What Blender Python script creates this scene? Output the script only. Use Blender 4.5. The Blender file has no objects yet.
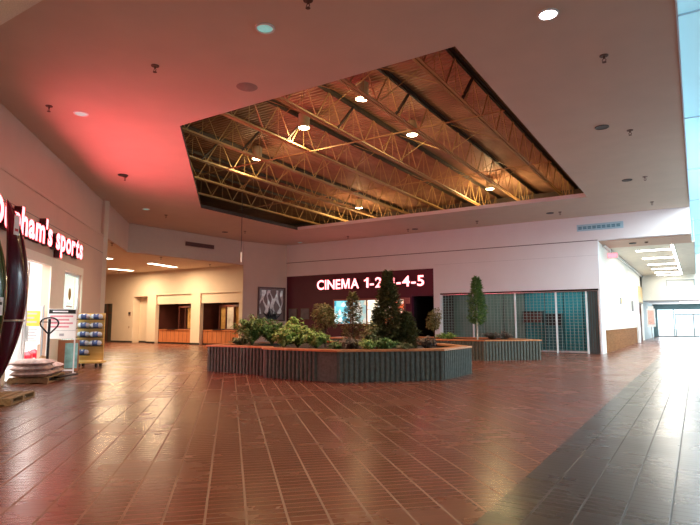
import bpy, bmesh, math, random
from mathutils import Vector, Matrix
from mathutils.geometry import tessellate_polygon
random.seed(7)
S = 0.70710678
PI = math.pi
COL = bpy.context.scene.collection
scene = bpy.context.scene

# ------------------------------------------------------------------ camera maths (photo pixel -> place)
CF = 540.0; CT = math.atan(59.5/CF); CYAW = math.radians(32.6); CH = 1.5
FW = Vector((-math.sin(CYAW)*math.cos(CT), math.cos(CYAW)*math.cos(CT), math.sin(CT)))
RT = Vector((math.cos(CYAW), math.sin(CYAW), 0)); UP = RT.cross(FW)
def at(x, y, z=0.0):
    """point where the sight line through photo pixel (x, y) meets height z"""
    d = FW + RT*((x-350)/CF) - UP*((y-262.5)/CF)
    return Vector((0, 0, CH)) + d*((z-CH)/d.z)

# ------------------------------------------------------------------ materials
MATS = {}
def newmat(name):
    m = bpy.data.materials.new(name); m.use_nodes = True
    nt = m.node_tree; b = nt.nodes['Principled BSDF']
    MATS[name] = m
    return m, nt, b
def mat(name, col, rough=.6, metal=0, spec=.5, var=0.0, scale=6.0, bump=0.0, bscale=40.0, emit=None, es=0, coat=0):
    m, nt, b = newmat(name)
    b.inputs['Base Color'].default_value = (*col, 1); b.inputs['Roughness'].default_value = rough
    b.inputs['Metallic'].default_value = metal; b.inputs['Specular IOR Level'].default_value = spec
    b.inputs['Coat Weight'].default_value = coat
    tc = nt.nodes.new('ShaderNodeTexCoord')
    if var:
        n = nt.nodes.new('ShaderNodeTexNoise'); n.inputs['Scale'].default_value = scale; n.inputs['Detail'].default_value = 5
        nt.links.new(tc.outputs['Object'], n.inputs['Vector'])
        r = nt.nodes.new('ShaderNodeValToRGB')
        r.color_ramp.elements[0].position = .3; r.color_ramp.elements[1].position = .7
        r.color_ramp.elements[0].color = (*[c*(1-var) for c in col], 1)
        r.color_ramp.elements[1].color = (*[min(1, c*(1+var)) for c in col], 1)
        nt.links.new(n.outputs['Fac'], r.inputs['Fac']); nt.links.new(r.outputs['Color'], b.inputs['Base Color'])
    if bump:
        n2 = nt.nodes.new('ShaderNodeTexNoise'); n2.inputs['Scale'].default_value = bscale; n2.inputs['Detail'].default_value = 4
        nt.links.new(tc.outputs['Object'], n2.inputs['Vector'])
        bp = nt.nodes.new('ShaderNodeBump'); bp.inputs['Strength'].default_value = bump; bp.inputs['Distance'].default_value = .02
        nt.links.new(n2.outputs['Fac'], bp.inputs['Height']); nt.links.new(bp.outputs['Normal'], b.inputs['Normal'])
    if emit:
        b.inputs['Emission Color'].default_value = (*emit, 1); b.inputs['Emission Strength'].default_value = es
    return m

def wood(name, c1, c2, scale=3.0, rough=.45, axis='X'):
    m, nt, b = newmat(name)
    tc = nt.nodes.new('ShaderNodeTexCoord'); mp = nt.nodes.new('ShaderNodeMapping')
    mp.inputs['Scale'].default_value = {'X': (.4, 6, 6), 'Z': (6, 6, .4), 'Y': (6, .4, 6)}[axis]
    n = nt.nodes.new('ShaderNodeTexNoise'); n.inputs['Scale'].default_value = scale; n.inputs['Detail'].default_value = 6; n.inputs['Distortion'].default_value = .8
    r = nt.nodes.new('ShaderNodeValToRGB'); r.color_ramp.elements[0].color = (*c1, 1); r.color_ramp.elements[1].color = (*c2, 1)
    r.color_ramp.elements[0].position = .35; r.color_ramp.elements[1].position = .65
    nt.links.new(tc.outputs['Object'], mp.inputs['Vector']); nt.links.new(mp.outputs['Vector'], n.inputs['Vector'])
    nt.links.new(n.outputs['Fac'], r.inputs['Fac']); nt.links.new(r.outputs['Color'], b.inputs['Base Color'])
    b.inputs['Roughness'].default_value = rough
    return m

def tile_mat(name, rot45, c1, c2, c3, grout, w=.312, l=.104, off=.155, joint=.012, rough=(.16, .34), groutvar=None, spec=.42):
    """stack-bonded quarry tile: long joints along local v, fine cross joints"""
    m, nt, b = newmat(name)
    N = nt.nodes.new; L = nt.links.new
    def mth(op, a, bb=None, clamp=False):
        n = N('ShaderNodeMath'); n.operation = op; n.use_clamp = clamp
        for i, v in enumerate((a, bb)):
            if v is None: continue
            if isinstance(v, (int, float)): n.inputs[i].default_value = v
            else: L(v, n.inputs[i])
        return n.outputs[0]
    tc = N('ShaderNodeTexCoord'); sp = N('ShaderNodeSeparateXYZ'); L(tc.outputs['Object'], sp.inputs[0])
    x, y = sp.outputs[0], sp.outputs[1]
    if rot45:
        u = mth('MULTIPLY', mth('ADD', x, y), S); v = mth('MULTIPLY', mth('SUBTRACT', y, x), S)
    else: u, v = x, y
    uu = mth('DIVIDE', mth('SUBTRACT', u, off), w)
    cu = mth('FLOOR', uu); fu = mth('FRACT', uu)
    # every few tiles the cross joints shift a little, as laid floors do
    vv = mth('DIVIDE', v, l)
    cv = mth('FLOOR', vv); fv = mth('FRACT', vv)
    du = mth('MULTIPLY', mth('MINIMUM', fu, mth('SUBTRACT', 1.0, fu)), w)
    dv = mth('MULTIPLY', mth('MINIMUM', fv, mth('SUBTRACT', 1.0, fv)), l)
    gu = mth('SUBTRACT', 1.0, mth('DIVIDE', mth('SUBTRACT', du, joint*.3), joint*.5, ), True)
    gv = mth('SUBTRACT', 1.0, mth('DIVIDE', mth('SUBTRACT', dv, .002), .004), True)
    gv = mth('MULTIPLY', gv, .55)
    g = mth('MAXIMUM', gu, gv)
    cb = N('ShaderNodeCombineXYZ'); L(cu, cb.inputs[0]); L(cv, cb.inputs[1])
    wn = N('ShaderNodeTexWhiteNoise'); wn.noise_dimensions = '2D'; L(cb.outputs[0], wn.inputs['Vector'])
    r = N('ShaderNodeValToRGB'); els = r.color_ramp.elements
    els[0].color = (*c1, 1); els[1].color = (*c3, 1); e = els.new(.5); e.color = (*c2, 1)
    L(wn.outputs['Value'], r.inputs['Fac'])
    big = N('ShaderNodeTexNoise'); big.inputs['Scale'].default_value = .9; big.inputs['Detail'].default_value = 5; L(tc.outputs['Object'], big.inputs['Vector'])
    # grout goes from pale to dirty in places
    gn = N('ShaderNodeTexNoise'); gn.inputs['Scale'].default_value = .35; L(tc.outputs['Object'], gn.inputs['Vector'])
    gr = N('ShaderNodeValToRGB'); gr.color_ramp.elements[0].position = .42; gr.color_ramp.elements[1].position = .58
    gr.color_ramp.elements[0].color = (*grout, 1); gr.color_ramp.elements[1].color = (*(groutvar or grout), 1)
    L(gn.outputs['Fac'], gr.inputs['Fac'])
    mx = N('ShaderNodeMix'); mx.data_type = 'RGBA'; L(g, mx.inputs['Factor']); L(r.outputs[0], mx.inputs['A']); L(gr.outputs[0], mx.inputs['B'])
    L(mx.outputs['Result'], b.inputs['Base Color'])
    rr = mth('ADD', rough[0], mth('MULTIPLY', big.outputs['Fac'], rough[1]-rough[0]))
    rr = mth('ADD', rr, mth('MULTIPLY', wn.outputs['Value'], .02))
    rr = mth('ADD', rr, mth('MULTIPLY', g, .3), True)
    L(rr, b.inputs['Roughness'])
    b.inputs['Specular IOR Level'].default_value = spec
    fine = N('ShaderNodeTexNoise'); fine.inputs['Scale'].default_value = 14; fine.inputs['Detail'].default_value = 3; L(tc.outputs['Object'], fine.inputs['Vector'])
    tilt = N('ShaderNodeTexWhiteNoise'); tilt.noise_dimensions = '2D'
    h = mth('SUBTRACT', mth('ADD', mth('MULTIPLY', wn.outputs['Value'], .05), mth('MULTIPLY', fine.outputs['Fac'], .05)), g)
    bp = N('ShaderNodeBump'); bp.inputs['Strength'].default_value = .16; bp.inputs['Distance'].default_value = .004
    L(h, bp.inputs['Height']); L(bp.outputs['Normal'], b.inputs['Normal'])
    return m

def emis(name, col, s, vis=None):
    m, nt, b = newmat(name)
    b.inputs['Base Color'].default_value = (*(vis or col), 1)
    b.inputs['Emission Color'].default_value = (*col, 1); b.inputs['Emission Strength'].default_value = s
    b.inputs['Roughness'].default_value = .5
    return m
def glass(name, tint=(1, 1, 1), amt=.12, rough=.05):
    m, nt, b = newmat(name)
    tr = nt.nodes.new('ShaderNodeBsdfTransparent'); tr.inputs[0].default_value = (*tint, 1)
    gl = nt.nodes.new('ShaderNodeBsdfGlossy'); gl.inputs['Roughness'].default_value = rough
    mx = nt.nodes.new('ShaderNodeMixShader'); mx.inputs[0].default_value = amt
    nt.links.new(tr.outputs[0], mx.inputs[1]); nt.links.new(gl.outputs[0], mx.inputs[2])
    nt.links.new(mx.outputs[0], nt.nodes['Material Output'].inputs['Surface'])
    return m
def leafmat(name, c1, c2, c3):
    m, nt, b = newmat(name)
    gm = nt.nodes.new('ShaderNodeNewGeometry')
    r = nt.nodes.new('ShaderNodeValToRGB'); e = r.color_ramp.elements
    e[0].color = (*c1, 1); e[1].color = (*c3, 1); k = e.new(.5); k.color = (*c2, 1)
    nt.links.new(gm.outputs['Random Per Island'], r.inputs['Fac']); nt.links.new(r.outputs[0], b.inputs['Base Color'])
    b.inputs['Roughness'].default_value = .5
    return m

paint   = mat('ceiling_paint', (.64, .51, .41), .85, var=.03, scale=1.2, bump=.05, bscale=160)
cream   = mat('cream_wall_paint', (.70, .56, .42), .75, var=.03, scale=1.5)
mauve   = mat('mauve_wall_paint', (.68, .47, .36), .7, var=.03, scale=1.2)
white   = mat('white_wall_paint', (.80, .79, .81), .75, var=.02, scale=1.0)
cwhite  = mat('corridor_white_paint', (.85, .82, .74), .7, var=.02)
rough_g = mat('textured_grey_ceiling', (.78, .74, .70), .95, var=.12, scale=60, bump=.6, bscale=90)
maroon  = mat('maroon_wall_paint', (.095, .006, .030), .5, var=.08, scale=2)
sidewalk= mat('pale_blue_paint', (.62, .78, .86), .6, var=.05, scale=2)
jointm  = mat('dark_joint', (.16, .14, .15), .8, var=.1)
base_m  = mat('black_vinyl_base', (.02, .018, .018), .35, var=.1)
redtile = tile_mat('red_quarry_tile', True, (.120, .030, .014), (.133, .034, .016), (.152, .04, .02), (.27, .155, .10), groutvar=(.16, .08, .05), joint=.014)
darktile= tile_mat('dark_quarry_tile', False, (.026, .021, .015), (.031, .025, .018), (.036, .029, .021), (.075, .062, .048), off=-.261, groutvar=(.03, .028, .025), rough=(.2, .34), spec=.3)
steel   = mat('joist_paint', (.44, .29, .12), .5, metal=.15, var=.12, scale=3)
dsteel  = mat('dark_steel', (.07, .05, .04), .6, metal=.2, var=.15)
deckm   = mat('roof_deck_metal', (.33, .18, .11), .6, metal=.1, var=.2, scale=1.2)
plenum  = mat('dark_plenum', (.04, .03, .03), .9, var=.1)
block   = mat('slate_green_block', (.085, .10, .085), .8, var=.25, scale=14, bump=.5, bscale=70)
oak     = wood('oak_ledge', (.42, .16, .06), (.58, .25, .10), rough=.35)
soil    = mat('soil', (.035, .022, .015), .95, var=.4, scale=20, bump=.8, bscale=30)
bark    = mat('bark', (.10, .065, .04), .9, var=.3, scale=30, bump=.5)
ltrunk  = mat('pale_trunk', (.42, .38, .32), .8, var=.2, scale=20)
blackm  = mat('black_metal', (.012, .012, .013), .4, metal=.3, var=.1)
greym   = mat('grey_metal', (.35, .37, .38), .4, metal=.6, var=.05)
whitem  = mat('white_enamel', (.8, .8, .8), .35, var=.02)
chrome  = mat('brushed_aluminium', (.72, .74, .76), .3, metal=.8, var=.04)
sprk    = mat('sprinkler_brass', (.12, .06, .04), .5, metal=.4, var=.1)
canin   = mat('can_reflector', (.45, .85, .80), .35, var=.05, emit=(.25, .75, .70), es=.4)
canlamp = mat('lamp_can', (.48, .42, .26), .5, var=.06)
red_ret = mat('dark_red_return', (.07, .004, .01), .5, var=.1)
letterf = emis('lit_letter_face', (1, .12, .135), 8)
letterc = emis('lit_cinema_face', (1, .22, .24), 5)
lampface= emis('lamp_lens', (1, .82, .5), 22)
tealglow= mat('teal_panel', (.01, .22, .25), .5, var=.12, scale=1.5)
graypan = mat('grey_green_panel', (.13, .21, .18), .5, var=.12, scale=1.5)
shopfl  = mat('store_floor', (.55, .52, .5), .4, var=.05)
slatw   = wood('slatwall_yellow_wood', (.85, .52, .14), (.95, .66, .24), rough=.45)
palw    = wood('pallet_wood', (.26, .16, .08), (.42, .28, .15), rough=.8)
plastic_r = mat('red_plastic', (.45, .01, .03), .35, var=.05)
card    = mat('cardboard', (.45, .28, .15), .85, var=.1)
bagm    = mat('printed_sack', (.50, .36, .33), .7, var=.35, scale=9, bump=.6, bscale=14)
counterw= wood('orange_counter_wood', (.42, .13, .045), (.56, .19, .07), rough=.4, axis='Z')
brownd  = mat('dark_red_brown', (.075, .018, .012), .5, var=.2, scale=2)
gold    = mat('gold_curtain', (.45, .27, .08), .6, var=.25, scale=5)
bframe  = mat('brown_frame', (.10, .035, .02), .4, var=.1)
wains   = wood('corridor_wainscot', (.20, .075, .02), (.30, .13, .045), rough=.8, axis='Y'); MATS['corridor_wainscot'].node_tree.nodes['Principled BSDF'].inputs['Specular IOR Level'].default_value = .1

# ------------------------------------------------------------------ mesh helpers
class MB:
    def __init__(s): s.v = []; s.f = []; s.m = []
    def add(s, vs, fs, mi=0):
        o = len(s.v); s.v += [tuple(v) for v in vs]; s.f += [tuple(i+o for i in f) for f in fs]; s.m += [mi]*len(fs); return s
    def box(s, x0, x1, y0, y1, z0, z1, mi=0):
        vs = [(x, y, z) for z in (z0, z1) for y in (y0, y1) for x in (x0, x1)]
        return s.add(vs, [(0, 2, 3, 1), (4, 5, 7, 6), (0, 1, 5, 4), (2, 6, 7, 3), (0, 4, 6, 2), (1, 3, 7, 5)], mi)
    def bar(s, a, b, w, h=None, mi=0, up=(0, 0, 1)):
        a, b = Vector(a), Vector(b); h = h or w; d = (b-a).normalized(); u = Vector(up)
        if abs(d.dot(u)) > .98: u = Vector((1, 0, 0))
        r = d.cross(u).normalized(); u = r.cross(d)
        vs = [p+r*(i*w/2)+u*(j*h/2) for p in (a, b) for i, j in ((-1, -1), (1, -1), (1, 1), (-1, 1))]
        return s.add(vs, [(0, 1, 2, 3), (7, 6, 5, 4), (0, 4, 5, 1), (1, 5, 6, 2), (2, 6, 7, 3), (3, 7, 4, 0)], mi)
    def tube(s, pts, r, n=8, mi=0, closed=False, cap=True):
        pts = [Vector(p) for p in pts]; k = len(pts); rr = r if isinstance(r, (list, tuple)) else [r]*k
        vs = []; ref = None
        for i, p in enumerate(pts):
            if closed: d = pts[(i+1) % k]-pts[i-1]
            else: d = pts[min(i+1, k-1)]-pts[max(i-1, 0)]
            d.normalize()
            if ref is None: ref = Vector((0, 0, 1)) if abs(d.z) < .9 else Vector((1, 0, 0))
            a = d.cross(ref).normalized(); b = a.cross(d).normalized(); ref = b
            for j in range(n):
                t = 2*PI*j/n; vs.append(p+(a*math.cos(t)+b*math.sin(t))*rr[i])
        fs = []
        for i in range(k if closed else k-1):
            for j in range(n):
                i2 = (i+1) % k; fs.append((i*n+j, i*n+(j+1) % n, i2*n+(j+1) % n, i2*n+j))
        if cap and not closed: fs += [tuple(range(n))[::-1], tuple((k-1)*n+j for j in range(n))]
        return s.add(vs, fs, mi)
    def lathe(s, prof, n=20, c=(0, 0, 0), mi=0, cap=True):
        vs = [(c[0]+r*math.cos(2*PI*j/n), c[1]+r*math.sin(2*PI*j/n), c[2]+z) for r, z in prof for j in range(n)]
        fs = [(i*n+j, i*n+(j+1) % n, (i+1)*n+(j+1) % n, (i+1)*n+j) for i in range(len(prof)-1) for j in range(n)]
        if cap: fs += [tuple(range(n))[::-1], tuple((len(prof)-1)*n+j for j in range(n))]
        return s.add(vs, fs, mi)
    def prism(s, poly, z0, z1, mi=0):
        n = len(poly); vs = [(x, y, z0) for x, y in poly]+[(x, y, z1) for x, y in poly]
        fs = [tuple(range(n))[::-1], tuple(range(n, 2*n))]+[(i, (i+1) % n, (i+1) % n+n, i+n) for i in range(n)]
        return s.add(vs, fs, mi)
    def build(s, name, mats, parent=None, loc=None, rotz=0, smooth=False, bevel=0):
        me = bpy.data.meshes.new(name); me.from_pydata(s.v, [], s.f)
        for m in (mats if isinstance(mats, (list, tuple)) else [mats]): me.materials.append(m)
        for p, i in zip(me.polygons, s.m): p.material_index = i; p.use_smooth = smooth
        bm = bmesh.new(); bm.from_mesh(me); bmesh.ops.recalc_face_normals(bm, faces=bm.faces); bm.to_mesh(me); bm.free()
        o = bpy.data.objects.new(name, me); COL.objects.link(o)
        if parent: o.parent = parent
        if loc is not None: o.location = loc
        o.rotation_euler.z = rotz
        if bevel:
            md = o.modifiers.new('Bevel', 'BEVEL'); md.width = bevel; md.segments = 2; md.limit_method = 'ANGLE'
        return o
def tag(o, label, cat, group=None):
    o['label'] = label; o['category'] = cat
    if group: o['group'] = group
    return o
def thing(name, label, cat, loc=(0, 0, 0), rotz=0, group=None):
    o = bpy.data.objects.new(name, None); COL.objects.link(o); o.empty_display_size = .2
    o.location = loc; o.rotation_euler.z = rotz
    return tag(o, label, cat, group)
def struct(name, mb, m, bevel=0, **k):
    o = mb.build(name, m, bevel=bevel, **k); o['kind'] = 'structure'; return o
def dup(o, parent=None):
    c = o.copy(); COL.objects.link(c); c.parent = parent
    for ch in list(o.children): dup(ch, c)
    return c
def dupthing(o, loc, label=None, rotz=None, group=None):
    c = dup(o); c.location = loc
    if label: c['label'] = label
    if rotz is not None: c.rotation_euler.z = rotz
    if group: c['group'] = group
    return c
def light(name, kind, loc, power, col, size=.2, rot=None, spot=None, sy=None, blend=.6):
    d = bpy.data.lights.new(name, kind); d.energy = power; d.color = col
    if kind == 'AREA':
        d.size = size
        if sy: d.shape = 'RECTANGLE'; d.size_y = sy
    else: d.shadow_soft_size = size
    if spot: d.spot_size = spot; d.spot_blend = blend
    o = bpy.data.objects.new(name, d); COL.objects.link(o); o.location = loc
    if rot: o.rotation_euler = rot
    return o

# store-wall frame: o = distance across (wall face at OW), a = distance along the wall, away from the camera
OW = -5.276
R135 = math.radians(135)
def W(o, a, z=0): return Vector(((o-a)*S, (o+a)*S, z))

def on_o(px, o, z=0.0):
    """point on the sight line column px that lies at distance o across the store-wall frame"""
    d = FW+RT*((px-350)/CF)-UP*((330-262.5)/CF); k = o/((d.x+d.y)*S); return Vector((d.x*k, d.y*k, z))

# ================================================================== SHELL
ZC = 6.6; ZS = 5.4; ZA = 5.1
XF = -1.5
# floors
struct('floor', MB().add([(-42, -7, 0), (XF, -7, 0), (XF, 66, 0), (-42, 66, 0)], [(0, 1, 2, 3)]), redtile)
struct('floor', MB().add([(XF, -7, 0), (5, -7, 0), (5, 66, 0), (XF, 66, 0)], [(0, 1, 2, 3)]), darktile)

# main ceiling with the big opening
A0 = W(OW, 0); 
def wl(y): return -7.46-y      # x of the store wall line at y
outer = [(0, 3.2), (0, 28), (-22.9, 28), (-24.0, 25.0), (-24.75, 17.14), (-24.75, 16.9), (wl(3.2)-.35, 3.2)]
hole = [(-3.5, 9.1), (-3.5, 23.5), (-18.5, 23.5), (-18.5, 16.5), (-11.1, 9.1)]
loops = [[Vector((x, y, ZC)) for x, y in outer], [Vector((x, y, ZC)) for x, y in hole]]
tri = tessellate_polygon(loops)
cb = MB(); cb.add([v for l in loops for v in l], [tuple(t) for t in tri])
struct('ceiling', cb, paint)
# plasterboard edge, white at the far side; darkness of the void painted on the others
n = len(hole); ins = []
cb = MB()
cx, cy = -9.5, 17.0
def offs(poly, d):
    out = []; n = len(poly)
    for i in range(n):
        p0, p1, p2 = Vector(poly[i-1]), Vector(poly[i]), Vector(poly[(i+1) % n])
        e1 = (p1-p0).normalized(); e2 = (p2-p1).normalized()
        n1 = Vector((e1.y, -e1.x)); n2 = Vector((e2.y, -e2.x)); b = (n1+n2); b = b/(1+n1.dot(n2))
        out.append(tuple(p1+b*d))
    return out
ho = offs(hole, .03)
for k in range(n):
    a, b = hole[k], hole[(k+1) % n]; c, d = ho[(k+1) % n], ho[k]
    m_ = MB().add([(*a, ZC+.002), (*b, ZC+.002), (*c, ZC+.002), (*d, ZC+.002), (*a, ZC+.17), (*b, ZC+.17), (*c, ZC+.17), (*d, ZC+.17)],
           [(0, 1, 2, 3), (4, 7, 6, 5), (0, 4, 5, 1), (2, 6, 7, 3)])
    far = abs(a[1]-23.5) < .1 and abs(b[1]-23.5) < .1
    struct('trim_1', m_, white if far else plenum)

# near ceiling, lower, textured grey
struct('ceiling', MB().box(-12, 0, -7, 3.2, ZC-.0, ZC+.05).box(-12, 0, -7, 3.2, 5.4, 5.45).box(-12, 0, 3.1, 3.2, 5.45, 6.6), rough_g)

# roof deck (corrugated) and the plenum walls
dk = MB(); ys = []; y = 4.0
prof = []
while y < 32:
    prof += [(y, 8.56), (y+.06, 8.56), (y+.085, 8.62), (y+.145, 8.62)]; y += .17
vs = [(x, yy, zz) for yy, zz in prof for x in (-27, 0)]
dk.add(vs, [(2*i, 2*i+1, 2*i+3, 2*i+2) for i in range(len(prof)-1)])
struct('ceiling', dk, deckm)
struct('ceiling', MB().box(-27, -24.6, 3.3, 32, 6.63, 6.66).box(-27, 0, 28, 32, 6.63, 6.66).prism([(-24.6, 17.14), (-24.6, 3.3), (wl(3.3), 3.3)], 6.63, 6.66), plenum)
struct('wall_roof', MB().box(-27.2, -27, 3, 32, 6.6, 9).box(-27, 0, 32, 32.2, 6.6, 9).box(-27, 0, 3.3, 3.5, 6.6, 9), plenum)

# store wall (left): plane o = OW, openings
TH = .25
lw = MB()
def wall_a(mb, a0, a1, z0, z1, o0=OW-TH, o1=OW, mi=0):
    p = [W(o0, a0), W(o1, a0), W(o1, a1), W(o0, a1)]
    mb.prism([(q.x, q.y) for q in p], z0, z1, mi)
AE = 24.05
wall_a(lw, -2, 14.6, 0, 5.08)
wall_a(lw, 14.6, AE, 3.2, 5.08)
wall_a(lw, 17.62, 18.86, 0, 3.2)
wall_a(lw, 21.05, AE, 0, 3.2)
wall_a(lw, 18.86, 21.05, 0, .14)
struct('wall_left', lw, mauve)
lw2 = MB(); wall_a(lw2, -2, AE, 5.08, ZC, OW-TH-.1, OW-.1)
struct('wall_left', lw2, mauve)
tb = MB(); wall_a(tb, 4, AE+.02, 5.02, 5.12, OW-.1, OW+.035)
struct('trim_2', tb, mauve, bevel=.03)
tb = MB(); wall_a(tb, 4, AE+.003, 4.36, 4.375, OW-.01, OW+.003)
struct('trim_3', tb, jointm)
# cream surround of the shopfront
tb = MB(); wall_a(tb, 14.6, 21.1, 3.16, 3.42, OW-.01, OW+.03); wall_a(tb, 17.56, 18.92, 0, 3.16, OW-.01, OW+.03)
wall_a(tb, 21.0, 21.12, 0, 3.16, OW-.01, OW+.03); wall_a(tb, 14.5, 14.62, 0, 3.42, OW-.01, OW+.03)
struct('trim_4', tb, mat('bright_cream_paint', (.88, .80, .66), .6, var=.02))

# bulkhead over the alcove opening + fascia with the slot, and alcove
C1 = W(OW, AE); F1 = Vector((-24.6, 17.14, 0)); K = Vector((-24.0, 25.0, 0)); Q = Vector((-22.9, 28, 0))
def wall_pp(mb, p, q, z0, z1, t=.2, mi=0):
    p, q = Vector((p[0], p[1])), Vector((q[0], q[1])); d = (q-p).normalized(); nn = Vector((-d.y, d.x))*t
    mb.prism([tuple(p), tuple(q), tuple(q+nn), tuple(p+nn)], z0, z1, mi)
fb = MB(); wall_pp(fb, F1, C1, 5.1, ZC, -.2); struct('wall_left', fb, mauve)
fb = MB(); wall_pp(fb, F1, K, ZA, ZC, .2); struct('wall_left', fb, mat('fascia_paint', (.62, .45, .35), .75, var=.02))
struct('ceiling', MB().add([(C1.x, C1.y, ZA+.01), (F1.x, F1.y, ZA+.01), (K.x, K.y, ZA+.01), (-42, 25, ZA+.01), (-42, C1.y, ZA+.01)], [(0, 1, 2, 3, 4)]), cream)
fb = MB(); wall_pp(fb, C1, (-42, C1.y), 0, ZC, -.2); struct('wall_left', fb, cream)
struct('wall_left', MB().box(-42, -41.8, 13, 25.3, 0, ZA+.1), cream)
# poster wall
fb = MB(); wall_pp(fb, K, Q, 0, ZC, .2); struct('wall_back', fb, mauve)
# alcove back wall (Y = 25) with the two counter bays
aw = MB(); YA = 25.0
X = lambda px: (lambda d: d.x/d.y*YA)(FW+RT*((px-350)/CF)-UP*((325-262.5)/CF))
xd0, xd1, xr0, xr1, b10, b11, b20, b21 = X(98.5), X(111.5), X(132.5), X(146.5), X(155), X(190.5), X(199.5), K.x-.3
def bx(mb, x0, x1, z0, z1, y0=YA, y1=YA+.3, mi=0): mb.box(x0, x1, y0, y1, z0, z1, mi)
bx(aw, -42, xd0, 0, ZA+.1); bx(aw, xd0, xd1, 2.9, ZA+.1); bx(aw, xd1, xr0, 0, ZA+.1)
bx(aw, xr0, xr1, 3.35, ZA+.1); bx(aw, xr1, b10, 0, ZA+.1); bx(aw, b10, b11, 3.4, ZA+.1); bx(aw, b11, b20, 0, ZA+.1)
bx(aw, b20, b21, 3.4, ZA+.1); bx(aw, b21, K.x, 0, ZA+.1)
bx(aw, xr0-.2, xr1+.2, 0, 3.6, YA+.6, YA+.8); bx(aw, xr0-.2, xr0, 0, 3.35, YA+.3, YA+.6); bx(aw, xr1, xr1+.2, 0, 3.35, YA+.3, YA+.6); bx(aw, xr0-.2, xr1+.2, 3.35, 3.6, YA+.3, YA+.6)          # shallow niche back
struct('wall_far', aw, cream)
# bay headers (set back), interiors
hd = MB()
for a, b in ((b10, b11), (b20, b21)): bx(hd, a, b, 2.75, 3.4, YA+.12, YA+.3)
struct('trim_5', hd, cream)
bb = MB()
for a, b in ((b10, b11), (b20, b21)):
    bx(bb, a-.2, b, 0, 3.0, YA+2.2, YA+2.4); bx(bb, a-.3, a-.2, 0, 3.0, YA+.3, YA+2.4); bx(bb, b, b+.05, 0, 3.0, YA+.3, YA+2.4)
    bx(bb, a-.3, b+.05, 3.0, 3.1, YA+.3, YA+2.4)
struct('wall_far', bb, brownd)
bs = MB()
for a, b in ((xd1, xr0), (xr1, b10), (b11, b20)): bx(bs, a-.02, b+.02, 0, .12, YA-.02, YA)
bx(bs, xr0, xr1, 0, .12, YA+.58, YA+.6)
struct('baseboard_far', bs, base_m)
# door in the alcove
d = struct('door_1', MB().box(xd0+.02, xd1-.02, YA+.2, YA+.26, 0, 2.93), mat('dark_green_door', (.05, .045, .03), .3, var=.2))
MB().box(xd0+.02, xd0+.12, YA+.12, YA+.2, 0, 2.93).box(xd1-.12, xd1-.02, YA+.12, YA+.2, 0, 2.93).box((xd0+xd1)/2-.04, (xd0+xd1)/2+.04, YA+.12, YA+.2, 0, 2.93).box(xd0+.12, xd1-.12, YA+.12, YA+.2, 2.15, 2.25).build('door_frame', bframe, d)

# back wall (Y = 28): cinema recess colour, white wall, shop grille opening
XG0, XG1 = -11.95, -3.88
cw = MB()
cw.box(-22.9, -13.72, 28, 28.3, 0, 4.5); cw.box(-13.72, -12.33, 28, 28.3, 2.97, 4.5)
struct('wall_back', cw, maroon)
ww = MB()
ww.box(-22.9, -12.33, 27.96, 28.3, 4.5, ZC); ww.box(-12.33, XG0, 27.96, 28.3, 0, ZC)
ww.box(XG0, XG1, 27.96, 28.3, 3.08, ZC); ww.box(XG1, -3.8, 27.96, 28.3, 0, ZC)
ww.box(-3.8, 0, 27.96, 28.3, ZS, ZC)
struct('wall_back', ww, white)
struct('trim_6', MB().box(-22.9, -3.8, 27.93, 27.96, 5.385, 5.42), jointm)
struct('trim_7', MB().box(-12.3, -3.8, 27.955, 27.96, 4.68, 4.69), mat('faint_joint', (.5, .5, .52), .8, var=.02))
struct('ceiling', MB().box(-3.8, 0, 28.3, 31.0, ZS-.04, ZS), mauve)     # painted soffit of the header
# cinema dark doorway
struct('wall_back', MB().box(-13.9, -12.2, 31, 31.2, 0, 3.2).box(-13.92, -13.72, 28.3, 31, 0, 3.2).box(-12.33, -12.13, 28.3, 31, 0, 3.2).box(-13.9, -12.1, 28.3, 31, 3.0, 3.2), mat('black_hall', (.015, .008, .01), .8, var=.1))

# shop behind the grille
sh = MB()
sh.box(XG0-.2, -4.0, 30.4, 30.6, 0, 3.6); sh.box(XG0-.2, XG0, 28.3, 30.6, 0, 3.6); sh.box(XG0-.2, -4.0, 28.3, 30.6, 3.4, 3.6)
struct('wall_back', sh, plenum)

# corridor
co = MB()
co.box(-4.0, -3.8, 28.3, 45.2, 0, ZS); co.box(-4.0, -3.8, 46.6, 48.0, 3.1, ZS); co.box(-4.0, -3.8, 48.0, 52, 3.0, ZS); co.box(-4.0, -3.8, 45.2, 46.6, 0, ZS); co.box(-4.0, -3.8, 50.5, 52, 0, ZS)
struct('wall_left', co, cwhite)
struct('wall_left', MB().box(-4.0, -3.8, 52, 64.2, 0, 5.4), mat('grey_teal_paint', (.25, .32, .33), .7, var=.05))
struct('wall_right', MB().box(4.5, 4.7, -7, 64.2, 0, 7.8), sidewalk)
struct('wall_near', MB().box(-12, 4.6, -7.2, -7, 0, 7.8), cream)
acou = mat('acoustic_tile_ceiling', (.88, .83, .73), .9, var=.05, scale=3)
struct('ceiling', MB().box(-3.8, 0.1, 31.0, 52, ZS, ZS+.05), acou)
struct('ceiling', MB().box(-3.8, 4.5, 52.2, 64.2, 3.3, 3.4), mat('entrance_ceiling', (.5, .47, .46), .8, var=.05))
struct('wall_far', MB().box(-3.8, 4.5, 52, 52.2, 3.3, 7.8), cwhite)
struct('trim_8', MB().box(-3.8, -3.68, 29.5, 52, ZS-.14, ZS-.04), whitem)
struct('trim_9', MB().box(-3.8, -3.76, 29.2, 44.9, 0, 1.05).box(-3.8, -3.74, 29.2, 44.9, 1.05, 1.1), wains)
struct('trim_10', MB().box(-3.8, -3.62, 44.95, 45.5, 0, 4.3), whitem)
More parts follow.
